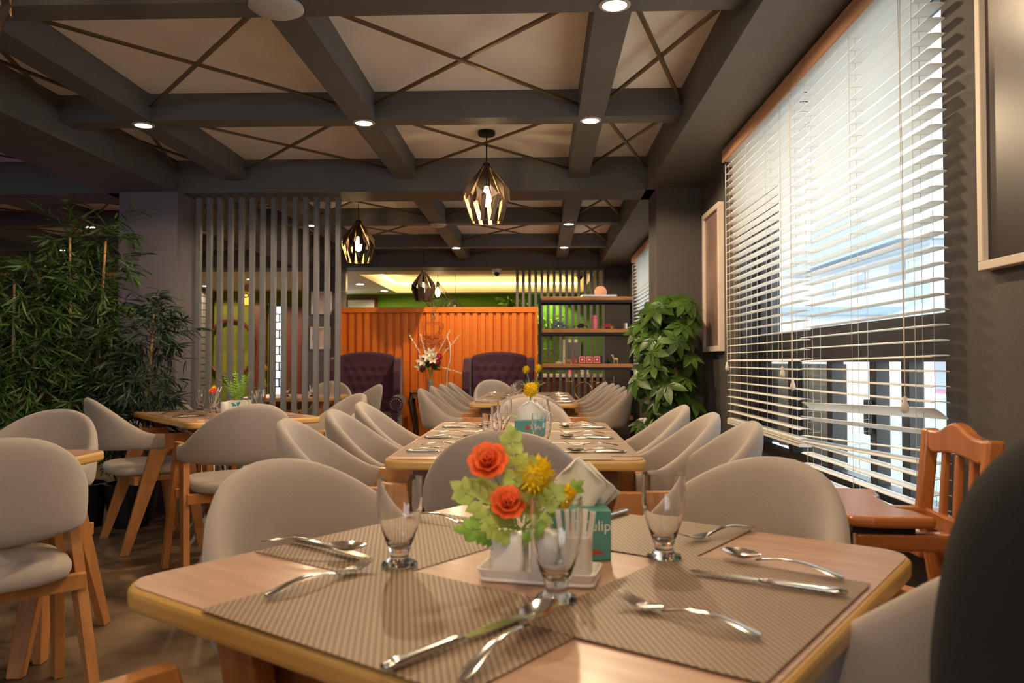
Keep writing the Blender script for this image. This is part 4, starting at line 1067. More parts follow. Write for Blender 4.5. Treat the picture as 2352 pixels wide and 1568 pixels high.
# ------------------------------------------------------------------ SHELF UNIT
t = thing('shelf_unit', 'tall black metal shelf with live-edge wooden boards at the right of the orange panel', 'shelf', (.545, 9.3, 0))
for sx in (-.545, .545):
    for sy in (-.16, .16): obj('post', BX(sx-.018, sx+.018, sy-.018, sy+.018, 0, 1.80), 'blackmetal', t)
SHZ = (.42, 1.025, 1.425, 1.80)
random.seed(6)
for k, z_ in enumerate(SHZ):
    bm = bmesh.new()
    box(bm, -.545, .545, -.175, -.145, z_-.05, z_-.02); box(bm, -.545, .545, .145, .175, z_-.05, z_-.02); box(bm, -.56, -.53, -.16, .16, z_-.05, z_-.02); box(bm, .53, .56, -.16, .16, z_-.05, z_-.02)
    obj('shelf_rail', bm, 'blackmetal', t)
    xs = [-.525+1.05*i/14 for i in range(15)]
    pts = [(x, -.17+random.uniform(-.010, .010)) for x in xs]+[(x, .17) for x in xs[::-1]]
    bm = bmesh.new(); prism(bm, pts, 2, z_-.02, z_+.022); obj('shelf_board', bm, 'shelfwood', t, bevel=.006)
SX, SY = .545, 9.22
def toy_car(label, x, y, z_, m_):
    t = thing('toy_car', label, 'toy car', (x, y, z_), group='vintage toy cars on the shelf')
    bm = bmesh.new(); prism(bm, [(-.075, .018), (-.08, .035), (-.03, .042), (-.015, .065), (.03, .066), (.05, .045), (.08, .038), (.085, .018)], 1, -.028, .028); obj('body', bm, m_, t, bevel=.005)
    for wx in (-.05, .05):
        for wy in (-.03, .03):
            bm = bmesh.new(); tube(bm, [(wx, wy-.006, .018), (wx, wy+.006, .018)], .018, 14); obj('wheel', bm, 'brass', t)
toy_car('black vintage toy car on the upper middle shelf', .47, SY, 1.448, 'blackmetal'); toy_car('red-brown vintage toy car right of the pink tumbler', .78, SY, 1.448, 'redchair')
t = thing('tumbler', 'pink insulated tumbler standing on the upper middle shelf', 'tumbler', (.635, SY, 1.448))
bm = bmesh.new(); lathe(bm, [(.030, 0), (.033, .003), (.033, .125), (.031, .128)], 20); obj('body', bm, 'pink', t, smooth=40)
bm = bmesh.new(); lathe(bm, [(.031, .129), (.033, .132), (.033, .158), (.028, .163)], 20); obj('lid', bm, 'pink', t, smooth=40)
t = thing('toy_figure', 'dark blue toy motorcycle at the left of the upper middle shelf', 'toy', (.23, SY, 1.448))
bm = bmesh.new()
for wx in (-.055, .055):
    ring = [(wx+.026*math.cos(a*.5236), 0, .026+.026*math.sin(a*.5236)) for a in range(13)]; tube(bm, ring, .006, 6)
obj('wheels', bm, 'blueprint', t)
bm = bmesh.new(); tube(bm, [(-.055, 0, .028), (-.02, 0, .06), (.03, 0, .065), (.055, 0, .028)], .010, 8); tube(bm, [(.03, 0, .06), (.055, 0, .10), (.03, 0, .105)], .005, 6); ball(bm, (-.02, 0, .075), .022, 10, 1.5, .8, .7); obj('frame', bm, 'blueprint', t, smooth=1)
t = thing('metal_mug', 'small dark metal mug at the right end of the upper middle shelf', 'mug', (1.0, SY, 1.448))
bm = bmesh.new(); lathe(bm, [(.028, 0), (.032, .004), (.032, .07), (.029, .07), (.029, .008)], 18); obj('body', bm, 'silver', t, smooth=40)
bm = bmesh.new(); tube(bm, [(.03, 0, .055), (.05, 0, .05), (.05, 0, .025), (.03, 0, .018)], .004, 6); obj('handle', bm, 'silver', t, smooth=1)
t = thing('framed_print_set', 'red printed block set with three white-lined pictures on the middle shelf', 'decoration', (.575, SY, 1.048))
obj('case', BX(-.13, .15, 0, .03, 0, .095), 'blackmetal', t)
for k in range(3):
    q = obj('picture', BX(-.125+.085*k, -.045+.085*k, -.006, 0, .006, .088), 'red', t)
    bm = bmesh.new(); c = -.085+.085*k
    for a, b_, c_, d_ in ((c-.034, c+.034, .012, .016), (c-.034, c+.034, .078, .082), (c-.034, c-.030, .012, .082), (c+.030, c+.034, .012, .082)): box(bm, a, b_, -.0075, -.006, c_, d_)
    prism(bm, [(c+.016*math.cos(R(a)), .045+.014*math.sin(R(a))*(1 if a < 180 else .4)) for a in range(0, 360, 30)], 1, -.0075, -.006)
    obj('print', bm, 'paper', q)
def figurine(label, x, z_, m_, h):
    t = thing('animal_figurine', label, 'figurine', (x, SY, z_)); bm = bmesh.new()
    for dx in (-.02, .02):
        for dy in (-.008, .008): tube(bm, [(dx, dy, 0), (dx, dy, h*.45)], .004, 6)
    ball(bm, (0, 0, h*.5), .016, 10, 1.8, .8, .9); tube(bm, [(-.025, 0, h*.5), (-.035, 0, h*.85)], .007, 6); ball(bm, (-.042, 0, h*.9), .010, 8, 1.5, .8, .8)
    obj('body', bm, m_, t, smooth=1)
figurine('small brown animal figurine left of the red prints', .335, 1.048, 'beech', .07); figurine('small pale deer figurine at the right end of the middle shelf', .88, 1.048, 'gold', .11)
t = thing('hookah_ornament', 'small red and gold ornament with a looped cord on the middle shelf', 'ornament', (.40, SY, 1.048)); bm = bmesh.new()
lathe(bm, [(.016, 0), (.02, .01), (.008, .03), (.012, .05), (.005, .06), (.005, .11), (.012, .115), (.010, .13)], 12); obj('body', bm, 'red', t, smooth=1)
bm = bmesh.new(); tube(bm, [(.05+.035*math.cos(a*.5236), 0, .04+.03*math.sin(a*.5236)) for a in range(13)], .004, 6); obj('cord', bm, 'brass', t)
t = thing('potted_succulent', 'tiny succulent in a white dish at the left of the middle shelf', 'plant', (.22, SY, 1.048)); bm = bmesh.new(); lathe(bm, [(.03, 0), (.045, .02), (.04, .022), (.02, .008)], 14); obj('dish', bm, 'white', t)
bm = bmesh.new(); pompom(bm, (0, 0, .03), .022, 30, 1); obj('leaves', bm, 'leaf', t)
t = thing('potted_succulent', 'small green leafy plant right of the red prints', 'plant', (.80, SY, 1.048)); bm = bmesh.new(); lathe(bm, [(.02, 0), (.024, .03), (.02, .03)], 14); obj('pot', bm, 'blackmetal', t)
bm = bmesh.new(); pompom(bm, (0, 0, .045), .034, 40, 2); obj('leaves', bm, 'leafm', t)
t = thing('paper_roll', 'flat stack of white papers on top of the shelf', 'papers', (.68, SY, 1.824)); obj('sheets', BX(-.2, .2, -.09, .07, 0, .022), 'paper', t, rz=R(5))
t = thing('round_wooden_plate', 'round pale wooden disc standing on top of the shelf', 'plate', (.72, 9.42, 1.823)); bm = bmesh.new(); tube(bm, [(0, 0, .075), (0, .012, .075)], .075, 28); tube(bm, [(0, -.006, .075), (0, 0, .075)], .03, 20); obj('disc', bm, 'valance', t, smooth=40)
tag(obj('purple_light_strip', BX(1.112, 1.118, 9.44, 9.45, .95, 1.45), 'purpleled'), 'thin glowing purple light strip behind the right post of the shelf', 'light strip')

# gilded wire rack + counter + misc in the far room
t = thing('counter', 'brown counter with white top and objects behind the slats at the far right', 'counter', (.3, 13.0, 0)); obj('body', BX(-1.2, .8, -.25, .25, 0, .82), 'doorwood', t); obj('countertop', BX(-1.25, .82, -.3, .3, .82, .87), 'counterw', t, bevel=.004)
t = thing('brass_wheel_decor', 'brass wheel ornament seen at the left edge of the shelf', 'ornament', (.12, 14.28, 1.1)); bm = bmesh.new()
tube(bm, [(.2*math.cos(a*.2618), 0, .2*math.sin(a*.2618)) for a in range(25)], .01, 6)
for a in range(4): tube(bm, [(.2*math.cos(a*.785), 0, .2*math.sin(a*.785)), (-.2*math.cos(a*.785), 0, -.2*math.sin(a*.785))], .005, 5)
obj('wheel', bm, 'brass', t)
t = thing('candle_rack', 'gilded wire wine rack with loops on the floor behind the far table', 'rack', (.55, 8.95, .58)); bm = bmesh.new()
for cx in (-.06, .14):
    tube(bm, [(cx+.10*math.cos(a*.2618), 0, .16+.10*math.sin(a*.2618)) for a in range(25)], .005, 6)
for cx in (-.22, .04, .28): tube(bm, [(cx, 0, .05), (cx, 0, .32)], .004, 6); tube(bm, [(cx-.04, 0, .27), (cx+.04, 0, .27)], .004, 6)
tube(bm, [(-.24, 0, .055), (.30, 0, .055)], .005, 6); obj('wire_loops', bm, 'brass', t)
bm = bmesh.new(); 
for cx in (-.22, .28): tube(bm, [(cx, 0, .05), (cx, 0, -.58)], .008, 6)
obj('legs', bm, 'blackmetal', t)
t = thing('white_door_panel', 'narrow white framed mirror on the green far wall', 'mirror', (.57, 14.27, .95)); obj('frame', BX(-.16, .16, -.03, 0, 0, .52), 'counterw', t); obj('mirror', BX(-.10, .10, -.035, -.03, .05, .47), 'wall_l', t)
t = thing('pink_bottle', 'small pink bottle on the white counter top', 'bottle', (.52, 12.95, .87)); bm = bmesh.new(); lathe(bm, [(.05, 0), (.055, .01), (.05, .13), (.02, .18), (.02, .2)], 14); obj('body', bm, 'pink', t, smooth=40)
t = thing('folded_towels', 'stack of folded cream napkins on the white counter top', 'napkins', (.72, 12.95, .87))
for k in range(3): obj('towel', BX(-.07, .07, -.06, .06, .04*k, .04*k+.034), 'paper', t, bevel=.008)
# green ferns on top of orange wall / on far wall
def bush(name, label, loc, r, n, m_, seed, L=.09, W_=.045, group=None):
    random.seed(seed); t = thing(name, label, 'plant', loc); bm = bmesh.new()
    for i in range(n):
        a, b_ = random.uniform(0, 6.28), random.uniform(-.2, 1); rr = r*random.uniform(.3, 1)
        p = Vector((math.cos(a)*rr, math.sin(a)*rr*.6, b_*r)); leafq(bm, p, Vector((math.cos(a), math.sin(a), random.uniform(-.5, .6))), (random.uniform(-1, 1), random.uniform(-1, 1), .3), L*random.uniform(.7, 1.2), W_, .25, 3)
    obj('leaves', bm, m_, t)
    bm = bmesh.new()
    for i in range(7): a = random.uniform(0, 6.28); tube(bm, [(0, 0, -r*.5), (math.cos(a)*r*.4, math.sin(a)*r*.3, r*.4)], .004, 4)
    obj('stems', bm, 'leafd', t); return t
bush('trailing_plant', 'green trailing plant on the far wall above the right of the orange panel', (-.50, 14.1, 1.93), .26, 90, 'leaf', 2, .13, .07)
bush('trailing_plant', 'leafy plant behind the left post of the shelf', (.13, 14.1, 1.62), .24, 80, 'leaf', 3, .14, .08)
bush('trailing_plant', 'small green plant just showing over the orange panel at left', (-3.0, 14.1, 1.82), .12, 40, 'leaf', 5, .1, .05)
# far left room: door panels, lattice window, brick strip, frames
t = thing('wooden_door_panels', 'tall red-brown wooden panels in the back room behind the slats', 'door panel', (-4.35, 13.5, 0))
for a, b_ in ((-.62, -.38), (-.02, .68)): obj('panel', BX(a, b_, 0, .06, 0, 2.06), 'doorwood', t, bevel=.01)
t = thing('lattice_window', 'narrow bright window with black lattice between the wooden panels', 'window', (-4.55, 13.52, .35)); obj('pane', BX(-.11, .11, .04, .05, .0, 1.68), mat('daylit_pane', (.75, .9, 1), .5, emit=1.0), t)
bm = bmesh.new()
for k in range(12): box(bm, -.11, .11, .0, .03, .14*k, .14*k+.018); box(bm, (-.05 if k % 2 else .03), (-.034 if k % 2 else .046), 0, .03, .14*k, .14*k+.14)
box(bm, -.14, -.11, 0, .04, 0, 1.7); box(bm, .11, .14, 0, .04, 0, 1.7); box(bm, -.14, .14, 0, .04, 1.68, 1.72); obj('lattice', bm, 'blackmetal', t)
tag(obj('brick_pillar', BX(-6.3, -5.6, 12.9, 13.3, 0, 2.3), 'brick'), 'grey pillar with a brick-pattern face behind the slats', 'pillar')
bm = bmesh.new(); tube(bm, [(.42*math.cos(a*.2618), 0, .50*math.sin(a*.2618)) for a in range(25)], .03, 6); 
tag(obj('wooden_hoop', bm, 'doorwood', loc=(-5.35, 13.5, 1.30)), 'large thin wooden hoop on the olive wall behind the slats', 'hoop')
tag(obj('hanging_sign', BX(-.12, .12, -.01, .01, -.16, .16), mat('ochre_board', (.30, .20, .03), .5), loc=(-4.6, 12.2, 2.12)), 'small ochre hanging sign with a looped letter, behind the slats', 'sign')
text('lettering', 'B', .2, 'brass', (-4.6, 12.185, 2.1), (R(90), 0, 0)).name = 'sign_letter'
so = bpy.data.objects['hanging_sign']; lt = bpy.data.objects['sign_letter']; lt.parent = so; lt.location = (0, -.012, -.05)
bm = bmesh.new(); tube(bm, [(-4.6, 12.2, 2.28), (-4.6, 12.2, 2.55)], .004, 5); hc = obj('hanging_cord', bm, 'blackmetal', so); hc.location = (4.6, -12.2, -2.12)
# wall pictures
def picture(name, label, w_, h, loc, rz, art, fr='picframe', fw=.035, th=.03):
    """faces local -Y"""
    t = thing(name, label, 'picture', loc, rz)
    bm = bmesh.new()
    for a, b_, c, d in ((-w_/2, w_/2, 0, fw), (-w_/2, w_/2, h-fw, h), (-w_/2, -w_/2+fw, fw, h-fw), (w_/2-fw, w_/2, fw, h-fw)): box(bm, a, b_, -th, 0, c, d)
    obj('frame', bm, fr, t, bevel=.002)
    obj('print', BX(-w_/2+fw, w_/2-fw, -th*.5, -th*.4, fw, h-fw), art, t)
    return t
picture('framed_picture', 'tall framed grey and rose abstract print at the right edge of the photo', 1.0, 1.15, (XW, 1.54, 1.30), R(-90), 'art', fw=.022)
picture('framed_picture', 'tall narrow framed brown abstract print left of the window blinds', .50, .93, (XW, 5.17, 1.135), R(-90), 'art2', th=.035)
picture('framed_picture', 'white framed print of pink flowers, upper of two on the panel behind the slats', .27, .30, (-2.86, 10.25, 1.69), 0, 'art3', 'paper', .02)
picture('framed_picture', 'white framed print of a red vase, lower of two on the panel behind the slats', .27, .29, (-2.87, 10.25, 1.235), 0, 'art3', 'paper', .02)
t = thing('framed_picture', 'dark framed glass panel just above the left end of the orange panel', 'picture', (-3.5+.25, 14.28, 1.75)); obj('frame', BX(-.3, .3, -.04, 0, 0, .5), 'doorwood', t); obj('glass_pane', BX(-.24, .24, -.05, -.04, .04, .44), 'bgrey', t)
# red chairs in the dark left aisle
def red_chair(label, x, y, rz):
    t = thing('red_shell_chair', label, 'chair', (x, y, 0), rz, 'red shell chairs in the left aisle')
    bm = bmesh.new(); rings = []
    for i in range(15):
        a = R(-85+170*i/14); r_ = .25; z1 = .58+.22*math.cos(a)
        rings.append([(r_*math.sin(a), -r_*math.cos(a), .44), ((r_+.03)*math.sin(a), -(r_+.03)*math.cos(a), z1), ((r_+.01)*math.sin(a), -(r_+.01)*math.cos(a), z1), ((r_-.02)*math.sin(a), -(r_-.02)*math.cos(a), .44)])
    loft(bm, rings); obj('backrest', bm, 'redchair', t, smooth=40)
    bm = bmesh.new(); prism(bm, rrect(.46, .44, .1), 2, .42, .46); obj('seat', bm, 'redchair', t, bevel=.01)
    for sx in (-.18, .18):
        for sy in (-.17, .17):
            bm = bmesh.new(); tube(bm, [(sx, sy, .42), (sx*1.2, sy*1.2, 0)], .012, 8); obj('leg', bm, 'blackmetal', t)
red_chair('red shell chair glimpsed through the bamboo', -3.9, 7.0, R(10)); red_chair('red shell chair glimpsed between column and slats', -3.1, 6.9, R(-20))
red_chair('red shell chair farther left behind the bamboo', -4.6, 7.1, R(40))

# ------------------------------------------------------------------ BIG PLANTS
def bamboo(label, x, y, h, seed, m_, stems=4, spread=.35, n=1100, L=.15, zlo=.35, group='leafy artificial bamboo plants'):
    random.seed(seed); t = thing('bamboo_plant', label, 'plant', (x, y, 0), group=group)
    bm = bmesh.new(); lathe(bm, [(.13, 0), (.17, .28), (.15, .28), (.14, .22)], 20); obj('pot', bm, 'blackplastic', t, smooth=40)
    tips = []
    for k in range(stems):
        a = 2*math.pi*k/stems+random.uniform(-.5, .5); dx, dy = math.cos(a)*.06, math.sin(a)*.04
        top = (dx*2.2+random.uniform(-.05, .05), dy*2, h*random.uniform(.8, 1))
        bm = bmesh.new(); pts = [Vector((dx, dy, .2)).lerp(Vector(top), f/8) for f in range(9)]
        tube(bm, pts, .015, 8, [.017-.0012*f for f in range(9)])
        for f in range(1, 8): lathe(bm, [(.019-.0012*f, -.004), (.020-.0012*f, 0), (.019-.0012*f, .004)], 8, pts[f].x, pts[f].y, pts[f].z)
        obj('cane', bm, 'bark', t, smooth=40)
        tips += [pts[f] for f in range(3, 9)]
    bm = bmesh.new(); brs = []
    for k in range(n//14):
        p = random.choice(tips); a = random.uniform(0, 6.28); r_ = spread*random.uniform(.35, 1)
        zz = p.z+random.uniform(-.25, .18); zz = min(max(zz, zlo), h)
        e = Vector((p.x+math.cos(a)*r_, p.y+math.sin(a)*r_*.7, zz+random.uniform(-.05, .1)))
        if y+e.y > 5.5: e.y = 5.5-y-random.uniform(0, .1)
        tube(bm, [p, p.lerp(e, .5)+Vector((0, 0, .05)), e], .0022, 4); brs.append((p, e))
    obj('branches', bm, 'leafd', t)
    bm = bmesh.new()
    for p, e in brs:
        for q in range(14):
            f = random.uniform(.35, 1.05); b_ = p.lerp(e, f); a = random.uniform(0, 6.28)
            d = (e-p).normalized()*.8+Vector((math.cos(a), math.sin(a), random.uniform(-.9, .35)))
            leafq(bm, b_, d, (random.uniform(-1, 1), random.uniform(-1, 1), .4), L*random.uniform(.6, 1.15), .0135, .3, 3)
    obj('leaves', bm, m_, t)
    return t
bamboo('tall bamboo plant at the left edge of the photo', -3.34, 4.95, 1.68, 11, 'leafd', 5, .44, 4600, .13)
bamboo('tallest bamboo plant with a bare cane, just left of the grey column', -3.0, 5.08, 2.0, 12, 'leafd', 3, .27, 2900, .13)
bamboo('shorter palm-like bamboo plant in front of the grey column', -2.68, 5.12, 1.48, 13, 'leafdd', 2, .30, 2300, .125)
def schefflera():
    random.seed(21); t = thing('umbrella_plant', 'tall glossy umbrella plant standing before the right column', 'plant', (.88, 5.22, 0))
    bm = bmesh.new(); lathe(bm, [(.12, 0), (.15, .3), (.13, .3), (.12, .25)], 20); obj('pot', bm, 'blackplastic', t, smooth=40)
    bm = bmesh.new(); tube(bm, [(0, 0, .2), (.02, 0, .8), (-.01, 0, 1.4)], .014, 8); tube(bm, [(0, .02, .2), (-.05, 0, .7), (-.08, -.02, 1.2)], .011, 8); obj('trunk', bm, 'bark', t)
    bm = bmesh.new(); bs = bmesh.new()
    for k in range(105):
        z_ = random.uniform(.45, 1.47); a = random.uniform(0, 6.28); r_ = .25*random.uniform(.3, 1)*(1 if z_ < 1.3 else .75)
        c = Vector((math.cos(a)*r_*1.0-.03, math.sin(a)*r_*.9-.04, z_)); 
        if c.x > .10: c.x = .10
        nrm = Vector((math.cos(a)*.6+random.uniform(-.4, .4), -.75+random.uniform(-.3, .5), .45+random.uniform(-.2, .6))).normalized()
        s_ = nrm.cross(Vector((0, 0, 1))).normalized(); u_ = s_.cross(nrm)
        tube(bs, [(0, 0, z_-.12), (c.x*.5, c.y*.5, z_), c], .003, 4)
        n = random.choice((6, 7, 7, 8)); L = random.uniform(.10, .145)
        for q in range(n):
            b_ = 2*math.pi*q/n+random.uniform(-.1, .1); d = s_*math.cos(b_)+u_*math.sin(b_)-nrm*.25
            leafq(bm, c, d, nrm.cross(d), L, L*.44, .12, 4)
    obj('leaf_stalks', bs, 'leafd', t); obj('leaves', bm, 'leafm', t, smooth=30)
schefflera()

# ------------------------------------------------------------------ HIGH CHAIR
def highchair():
    # local: faces +Y, width X
    t = thing('high_chair', 'glossy orange-brown wooden high chair with tray beside the window blinds', 'high chair', (.82, 1.92, 0), face(-1, .08))
    for s in (-1, 1):
        bm = bmesh.new(); rings = []
        for y, z_, w_ in ((-.26, 0, .017), (-.19, .45, .018), (-.15, .70, .018), (-.17, .90, .018)):
            rings.append([(s*.165-.016+a, y+b_, z_) for a, b_ in ((0, -w_), (.032, -w_), (.032, w_), (0, w_))])
        loft(bm, rings); obj('leg', bm, 'orangewood', t, bevel=.006)
        bm = bmesh.new(); rings = []
        for y, z_ in ((.17, 0), (.09, .66)): rings.append([(s*.165-.016+a, y+b_, z_) for a, b_ in ((0, -.018), (.032, -.018), (.032, .018), (0, .018))])
        loft(bm, rings); obj('leg', bm, 'orangewood', t, bevel=.006)
        obj('armrest', BX(s*.165-.018, s*.165+.018, -.17, .12, .66, .70), 'orangewood', t, bevel=.008)
        obj('side_rail', BX(s*.165-.012, s*.165+.012, -.18, .16, .42, .47), 'orangewood', t, bevel=.004)
    bm = bmesh.new(); pts = [(-.175, .855), (-.175, .895)]
    for k in range(13):
        f = k/12; pts.append((-.15+.30*f, .898+.028*math.sin(math.pi*f)**2-.008*math.sin(2*math.pi*f*1.0)**2))
    pts += [(.175, .895), (.175, .855)]+[(.12-.24*k/8, .842+.010*math.sin(math.pi*k/8)) for k in range(9)]
    prism(bm, pts, 1, -.185, -.155); obj('top_rail', bm, 'orangewood', t, bevel=.006)
    for k in range(3):
        x = -.075+.075*k; bm = bmesh.new(); rings = [[(x+a, y+b_, z_) for a, b_ in ((-.010, -.008), (.010, -.008), (.010, .008), (-.010, .008))] for y, z_ in ((-.16, .68), (-.17, .85))]
        loft(bm, rings); obj('back_slat', bm, 'orangewood', t, bevel=.003)
    obj('lower_back_rail', BX(-.165, .165, -.17, -.145, .655, .70), 'orangewood', t, bevel=.005)
    bm = bmesh.new(); prism(bm, rrect(.30, .30, .03, 4, 0, .0), 2, .44, .465); obj('seat', bm, 'orangewood', t, bevel=.005)
    bm = bmesh.new(); pts = [(-.20, -.04), (-.11, -.025), (-.08, -.005), (.08, -.005), (.11, -.025), (.20, -.04), (.205, .09), (.19, .14), (.13, .155), (-.13, .155), (-.19, .14), (-.205, .09)]
    prism(bm, pts, 2, .713, .738); obj('tray', bm, 'orangewood', t, bevel=.009, seg=3)
    bm = bmesh.new(); box(bm, -.185, .185, .0, .13, .70, .713); obj('tray_bracket', bm, 'blackplastic', t)
    obj('footrest', BX(-.17, .17, .14, .22, .22, .24), 'orangewood', t, bevel=.004); obj('stretcher', BX(-.165, .165, -.235, -.215, .2, .24), 'orangewood', t, bevel=.004)
highchair()

# ------------------------------------------------------------------ PERSON at the right edge (seated, black long-sleeved top)
def person():
    t = thing('person', 'person in a black long-sleeved top seated at the right edge of the photo', 'person', (.595, .665, 0), R(172))
    def skinned(name, verts, edges, rad, m_, sub=2, root=0):
        me = bpy.data.meshes.new(name); me.from_pydata(verts, edges, []); o = bpy.data.objects.new(name, me); COL.objects.link(o); o.parent = t
        o.modifiers.new('skin', 'SKIN'); o.modifiers['skin'].use_smooth_shade = True
        for i, v in enumerate(me.skin_vertices[0].data):
            r_ = rad[i]; v.radius = r_ if isinstance(r_, tuple) else (r_, r_); v.use_root = (i == root)
        s = o.modifiers.new('sub', 'SUBSURF'); s.levels = sub; s.render_levels = sub
        me.materials.append(M[m_] if isinstance(m_, str) else m_); return o
    # clothing of upper body as one continuous surface (faces +Y locally)
    V = [(0, 0, .50), (0, -.01, .66), (0, -.015, .82), (0, -.01, .93), (0, .0, 1.0), (-.13, -.005, .965), (-.185, .0, .94), (-.225, .03, .80), (-.235, .10, .69), (-.19, .25, .64), (-.16, .33, .63),
         (.13, -.005, .965), (.185, 0, .94), (.225, .03, .80), (.235, .10, .69), (.19, .25, .64), (.16, .33, .63)]
    E = [(0, 1), (1, 2), (2, 3), (3, 4), (3, 5), (5, 6), (6, 7), (7, 8), (8, 9), (9, 10), (3, 11), (11, 12), (12, 13), (13, 14), (14, 15), (15, 16)]
    Rr = [(.17, .12), (.155, .105), (.165, .105), (.12, .085), (.055, .055), (.075, .07), .062, .052, .046, .038, .034, (.075, .07), .062, .052, .046, .038, .034]
    skinned('black_top', V, E, Rr, 'black')
    V = [(0, 0, .46), (-.10, .05, .47), (-.12, .28, .50), (-.12, .42, .50), (-.12, .44, .26), (-.12, .43, .07), (.10, .05, .47), (.12, .28, .50), (.12, .42, .50), (.12, .44, .26), (.12, .43, .07)]
    E = [(0, 1), (1, 2), (2, 3), (3, 4), (4, 5), (0, 6), (6, 7), (7, 8), (8, 9), (9, 10)]
    skinned('trousers', V, E, [(.15, .11), .10, .08, .065, .055, .042, .10, .08, .065, .055, .042], 'navy')
    bm = bmesh.new(); rings = []
    for z_, rx, ry, cy in ((1.09, .035, .04, .03), (1.10, .05, .06, .03), (1.13, .062, .078, .022), (1.17, .068, .088, .015), (1.21, .070, .092, .01), (1.25, .068, .090, .005), (1.29, .055, .072, .0), (1.315, .03, .04, 0)):
        rings.append([(rx*math.cos(2*math.pi*k/20), cy+ry*math.sin(2*math.pi*k/20)+(.0), z_) for k in range(20)])
    loft(bm, rings); tube(bm, [(0, 0, .98), (0, .01, 1.12)], .05, 14); ball(bm, (0, .115, 1.17), .014, 8, .8, 1, 1.3); ball(bm, (-.072, .01, 1.18), .02, 8, .4, .8, 1.3); ball(bm, (.072, .01, 1.18), .02, 8, .4, .8, 1.3)
    tube(bm, [(-.02, .098, 1.135), (0, .104, 1.133), (.02, .098, 1.135)], .005, 6)
    obj('head', bm, 'skin', t, smooth=1)
    bm = bmesh.new(); rings = []
    for z_, s_ in ((1.12, 1.04), (1.2, 1.1), (1.27, 1.08), (1.31, .85), (1.335, .35)):
        rings.append([(.074*s_*math.cos(2*math.pi*k/20), -.018+.088*s_*math.sin(2*math.pi*k/20)*(1 if z_ > 1.22 or math.sin(2*math.pi*k/20) < 0 else .35), z_) for k in range(20)])
    loft(bm, rings); obj('hair', bm, 'hair', t, smooth=1)
    for s_ in (-1, 1):
        V = [(s_*.155, .34, .63), (s_*.15, .38, .628)]; E = [(0, 1)]; Rr = [(.026, .016), (.034, .015)]
        for q in range(4):
            x = s_*.15+(q-1.5)*.017; L = (.062, .072, .068, .052)[q]; i = len(V); V += [(x, .41, .628), (x, .41+L*.5, .622), (x, .41+L, .606)]; E += [(1, i), (i, i+1), (i+1, i+2)]; Rr += [.009, .008, .007]
        i = len(V); V += [(s_*.115, .385, .625), (s_*.105, .41, .612)]; E += [(0, i), (i, i+1)]; Rr += [.010, .008]
        skinned('hand', V, E, Rr, 'skin', 1)
    for s_ in (-.12, .12):
        bm = bmesh.new(); rings = []
        for y, w_, h in ((.36, .03, .06), (.40, .04, .075), (.50, .045, .05), (.58, .042, .035), (.61, .02, .02)): rings.append([(s_+w_*math.cos(2*math.pi*k/12), y, max(0, h*.5+h*.5*math.sin(2*math.pi*k/12))) for k in range(12)])
        loft(bm, rings); obj('shoe', bm, 'blackplastic', t, smooth=1)
person()
t = thing('stool', 'low dark stool under the person in black at the right edge', 'stool', (.595, .665, 0), R(172))
bm = bmesh.new(); prism(bm, rrect(.36, .34, .05), 2, .30, .36); obj('seat', bm, 'darkwood', t, bevel=.008)
for sx in (-.14, .14):
    for sy in (-.13, .13): obj('leg', BX(sx-.015, sx+.015, sy-.015, sy+.015, 0, .30), 'darkwood', t)

# ------------------------------------------------------------------ OUTSIDE
def stripes(name, c1, c2, scale, axis='X'):
    m = mat(name, c1, .6); t, b = nodes(m); tc = t.nodes.new('ShaderNodeTexCoord'); wv = t.nodes.new('ShaderNodeTexWave'); wv.inputs['Scale'].default_value = scale; wv.bands_direction = axis
    r = t.nodes.new('ShaderNodeValToRGB'); r.color_ramp.elements[0].color = (*c1, 1); r.color_ramp.elements[1].color = (*c2, 1)
    t.links.new(tc.outputs['Object'], wv.inputs['Vector']); t.links.new(wv.outputs['Fac'], r.inputs['Fac']); t.links.new(r.outputs['Color'], b.inputs['Base Color']); M[name] = m
stripes('teal_corrugated', (.18, .42, .40), (.40, .66, .62), 2.2, 'Y'); stripes('clad_wall', (.50, .52, .54), (.62, .63, .64), 1.2, 'Z'); stripes('fence_grey', (.35, .42, .48), (.60, .65, .70), 1.5, 'Y')
struct('floor_street', BX(1.3, 60, -20, 90, -4.2, -4.0), 'ground')
t = thing('house', 'pale neighbouring house with pink window frames and teal roof outside the window', 'building', (11, 22, -4))
obj('wall', BX(0, 5, -14, 4, 0, 6.0), 'bwhite', t)
for y, z0, z1 in ((-2.6, 4.2, 5.2), (-.2, 4.2, 5.2), (-6.5, 4.2, 5.2), (-9.5, 4.2, 5.2)):
    f = obj('window_frame', BX(-.06, .02, y-.55, y+.55, z0, z1), 'pinkframe', t); obj('pane', BX(-.1, -.06, y-.42, y+.42, z0+.12, z1-.12), 'bdark', f)
bm = bmesh.new(); prism(bm, [(-1.2, 5.9), (-1.2, 6.0), (2.5, 7.3), (6, 6.0), (6, 5.9)], 1, -14.5, 4.5); obj('roof', bm, 'roofblue', t)
t = thing('house', 'grey clad upper house with corrugated balcony and blue roof seen high through the blinds', 'building', (17, 44, -4))
obj('wall', BX(0, 6, -9, 7, 0, 10.5), 'clad_wall', t)
obj('balcony', BX(-1.2, 0, -9, 7, 7.0, 8.6), 'fence_grey', t); obj('balcony_slab', BX(-1.4, 0, -9.2, 7.2, 6.6, 7.0), 'bwhite', t)
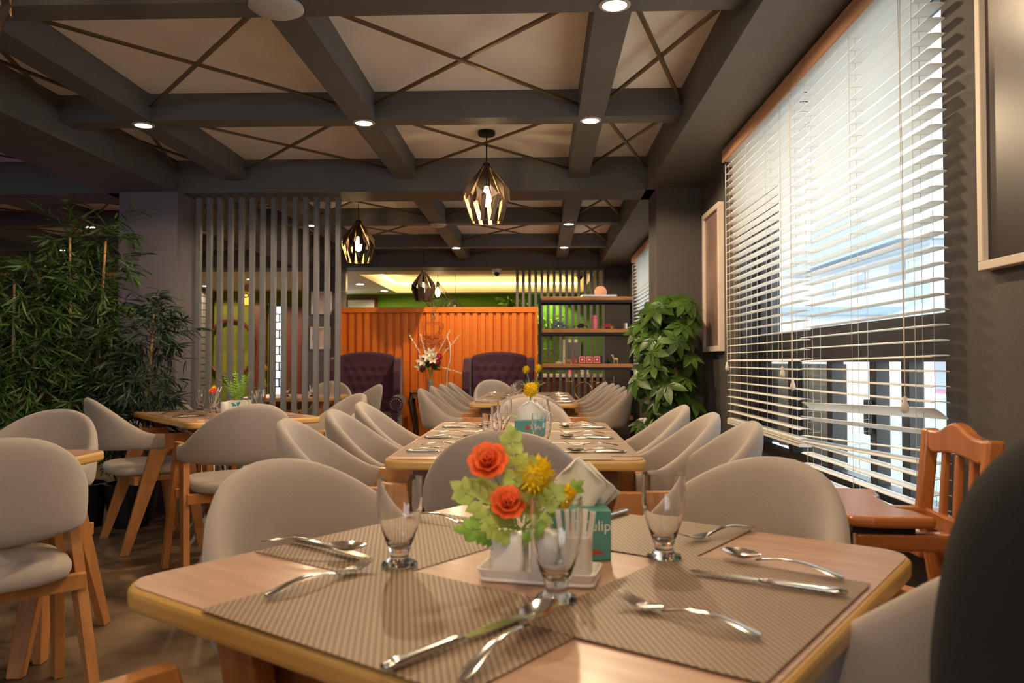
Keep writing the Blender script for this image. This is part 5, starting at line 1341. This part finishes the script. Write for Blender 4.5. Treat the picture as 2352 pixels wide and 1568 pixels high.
bm = bmesh.new(); prism(bm, [(-9.5, 10.4), (-1, 13.2), (7.5, 10.4)], 0, -1.5, 7); obj('roof', bm, 'roofblue', t)
for y in (-6, -1.5, 3): f = obj('window_frame', BX(-.06, .02, y-1, y+1, 8.7, 10.1), 'bwhite', t); obj('pane', BX(-.1, -.06, y-.85, y+.85, 8.85, 9.95), 'bdark', f)
t = thing('teal_roofed_shed', 'low shed with a sloping teal corrugated roof just below the window', 'building', (6.2, 13.0, -4))
obj('wall', BX(0, 3, -7, 4, 0, 3.0), 'bwhite', t)
bm = bmesh.new(); prism(bm, [(-.6, 2.9), (-.6, 3.0), (3.2, 4.6), (3.2, 4.5)], 1, -7.4, 4.4); obj('roof', bm, 'teal_corrugated', t)
t = thing('house', 'long low grey building with dark windows in the middle distance outside', 'building', (9, 38, -4))
obj('wall', BX(0, 4, -8, 14, 0, 6.8), 'bgrey', t); obj('roof', BX(-.5, 4.5, -8.4, 14.4, 6.8, 7.1), 'roofblue', t)
for k in range(7): f = obj('window_frame', BX(-.05, .02, -7.2+k*3, -5.4+k*3, 5.0, 6.4), 'bwhite', t); obj('pane', BX(-.09, -.05, -7.05+k*3, -5.55+k*3, 5.12, 6.28), 'bdark', f)
t = thing('curtain', 'white gathered curtain panel behind the far lower panes of the window', 'curtain', (1.318, 4.35, .62)); bm = bmesh.new()
pts = [(.012*math.sin(k*.9), -.9+1.15*k/50) for k in range(51)]; prism(bm, pts+[(a+.004, b_) for a, b_ in pts[::-1]], 2, 0, .44); obj('cloth', bm, 'curtain', t, smooth=60)

# purple led strip light in the left aisle
tag(obj('purple_neon_tube', BX(-3.075, -3.05, 5.66, 5.685, 1.15, 1.55), 'purpleled'), 'glowing purple neon tube in the dark left aisle', 'light strip')
light('purple_light', 'POINT', (-3.35, 5.42, 1.5), .9, (.75, .15, 1), .1)
light('green_wall_light', 'SPOT', (.2, 13.9, 2.2), 26, (.95, 1, .55), .05, rot=(R(25), 0, 0)).data.spot_size = R(110)
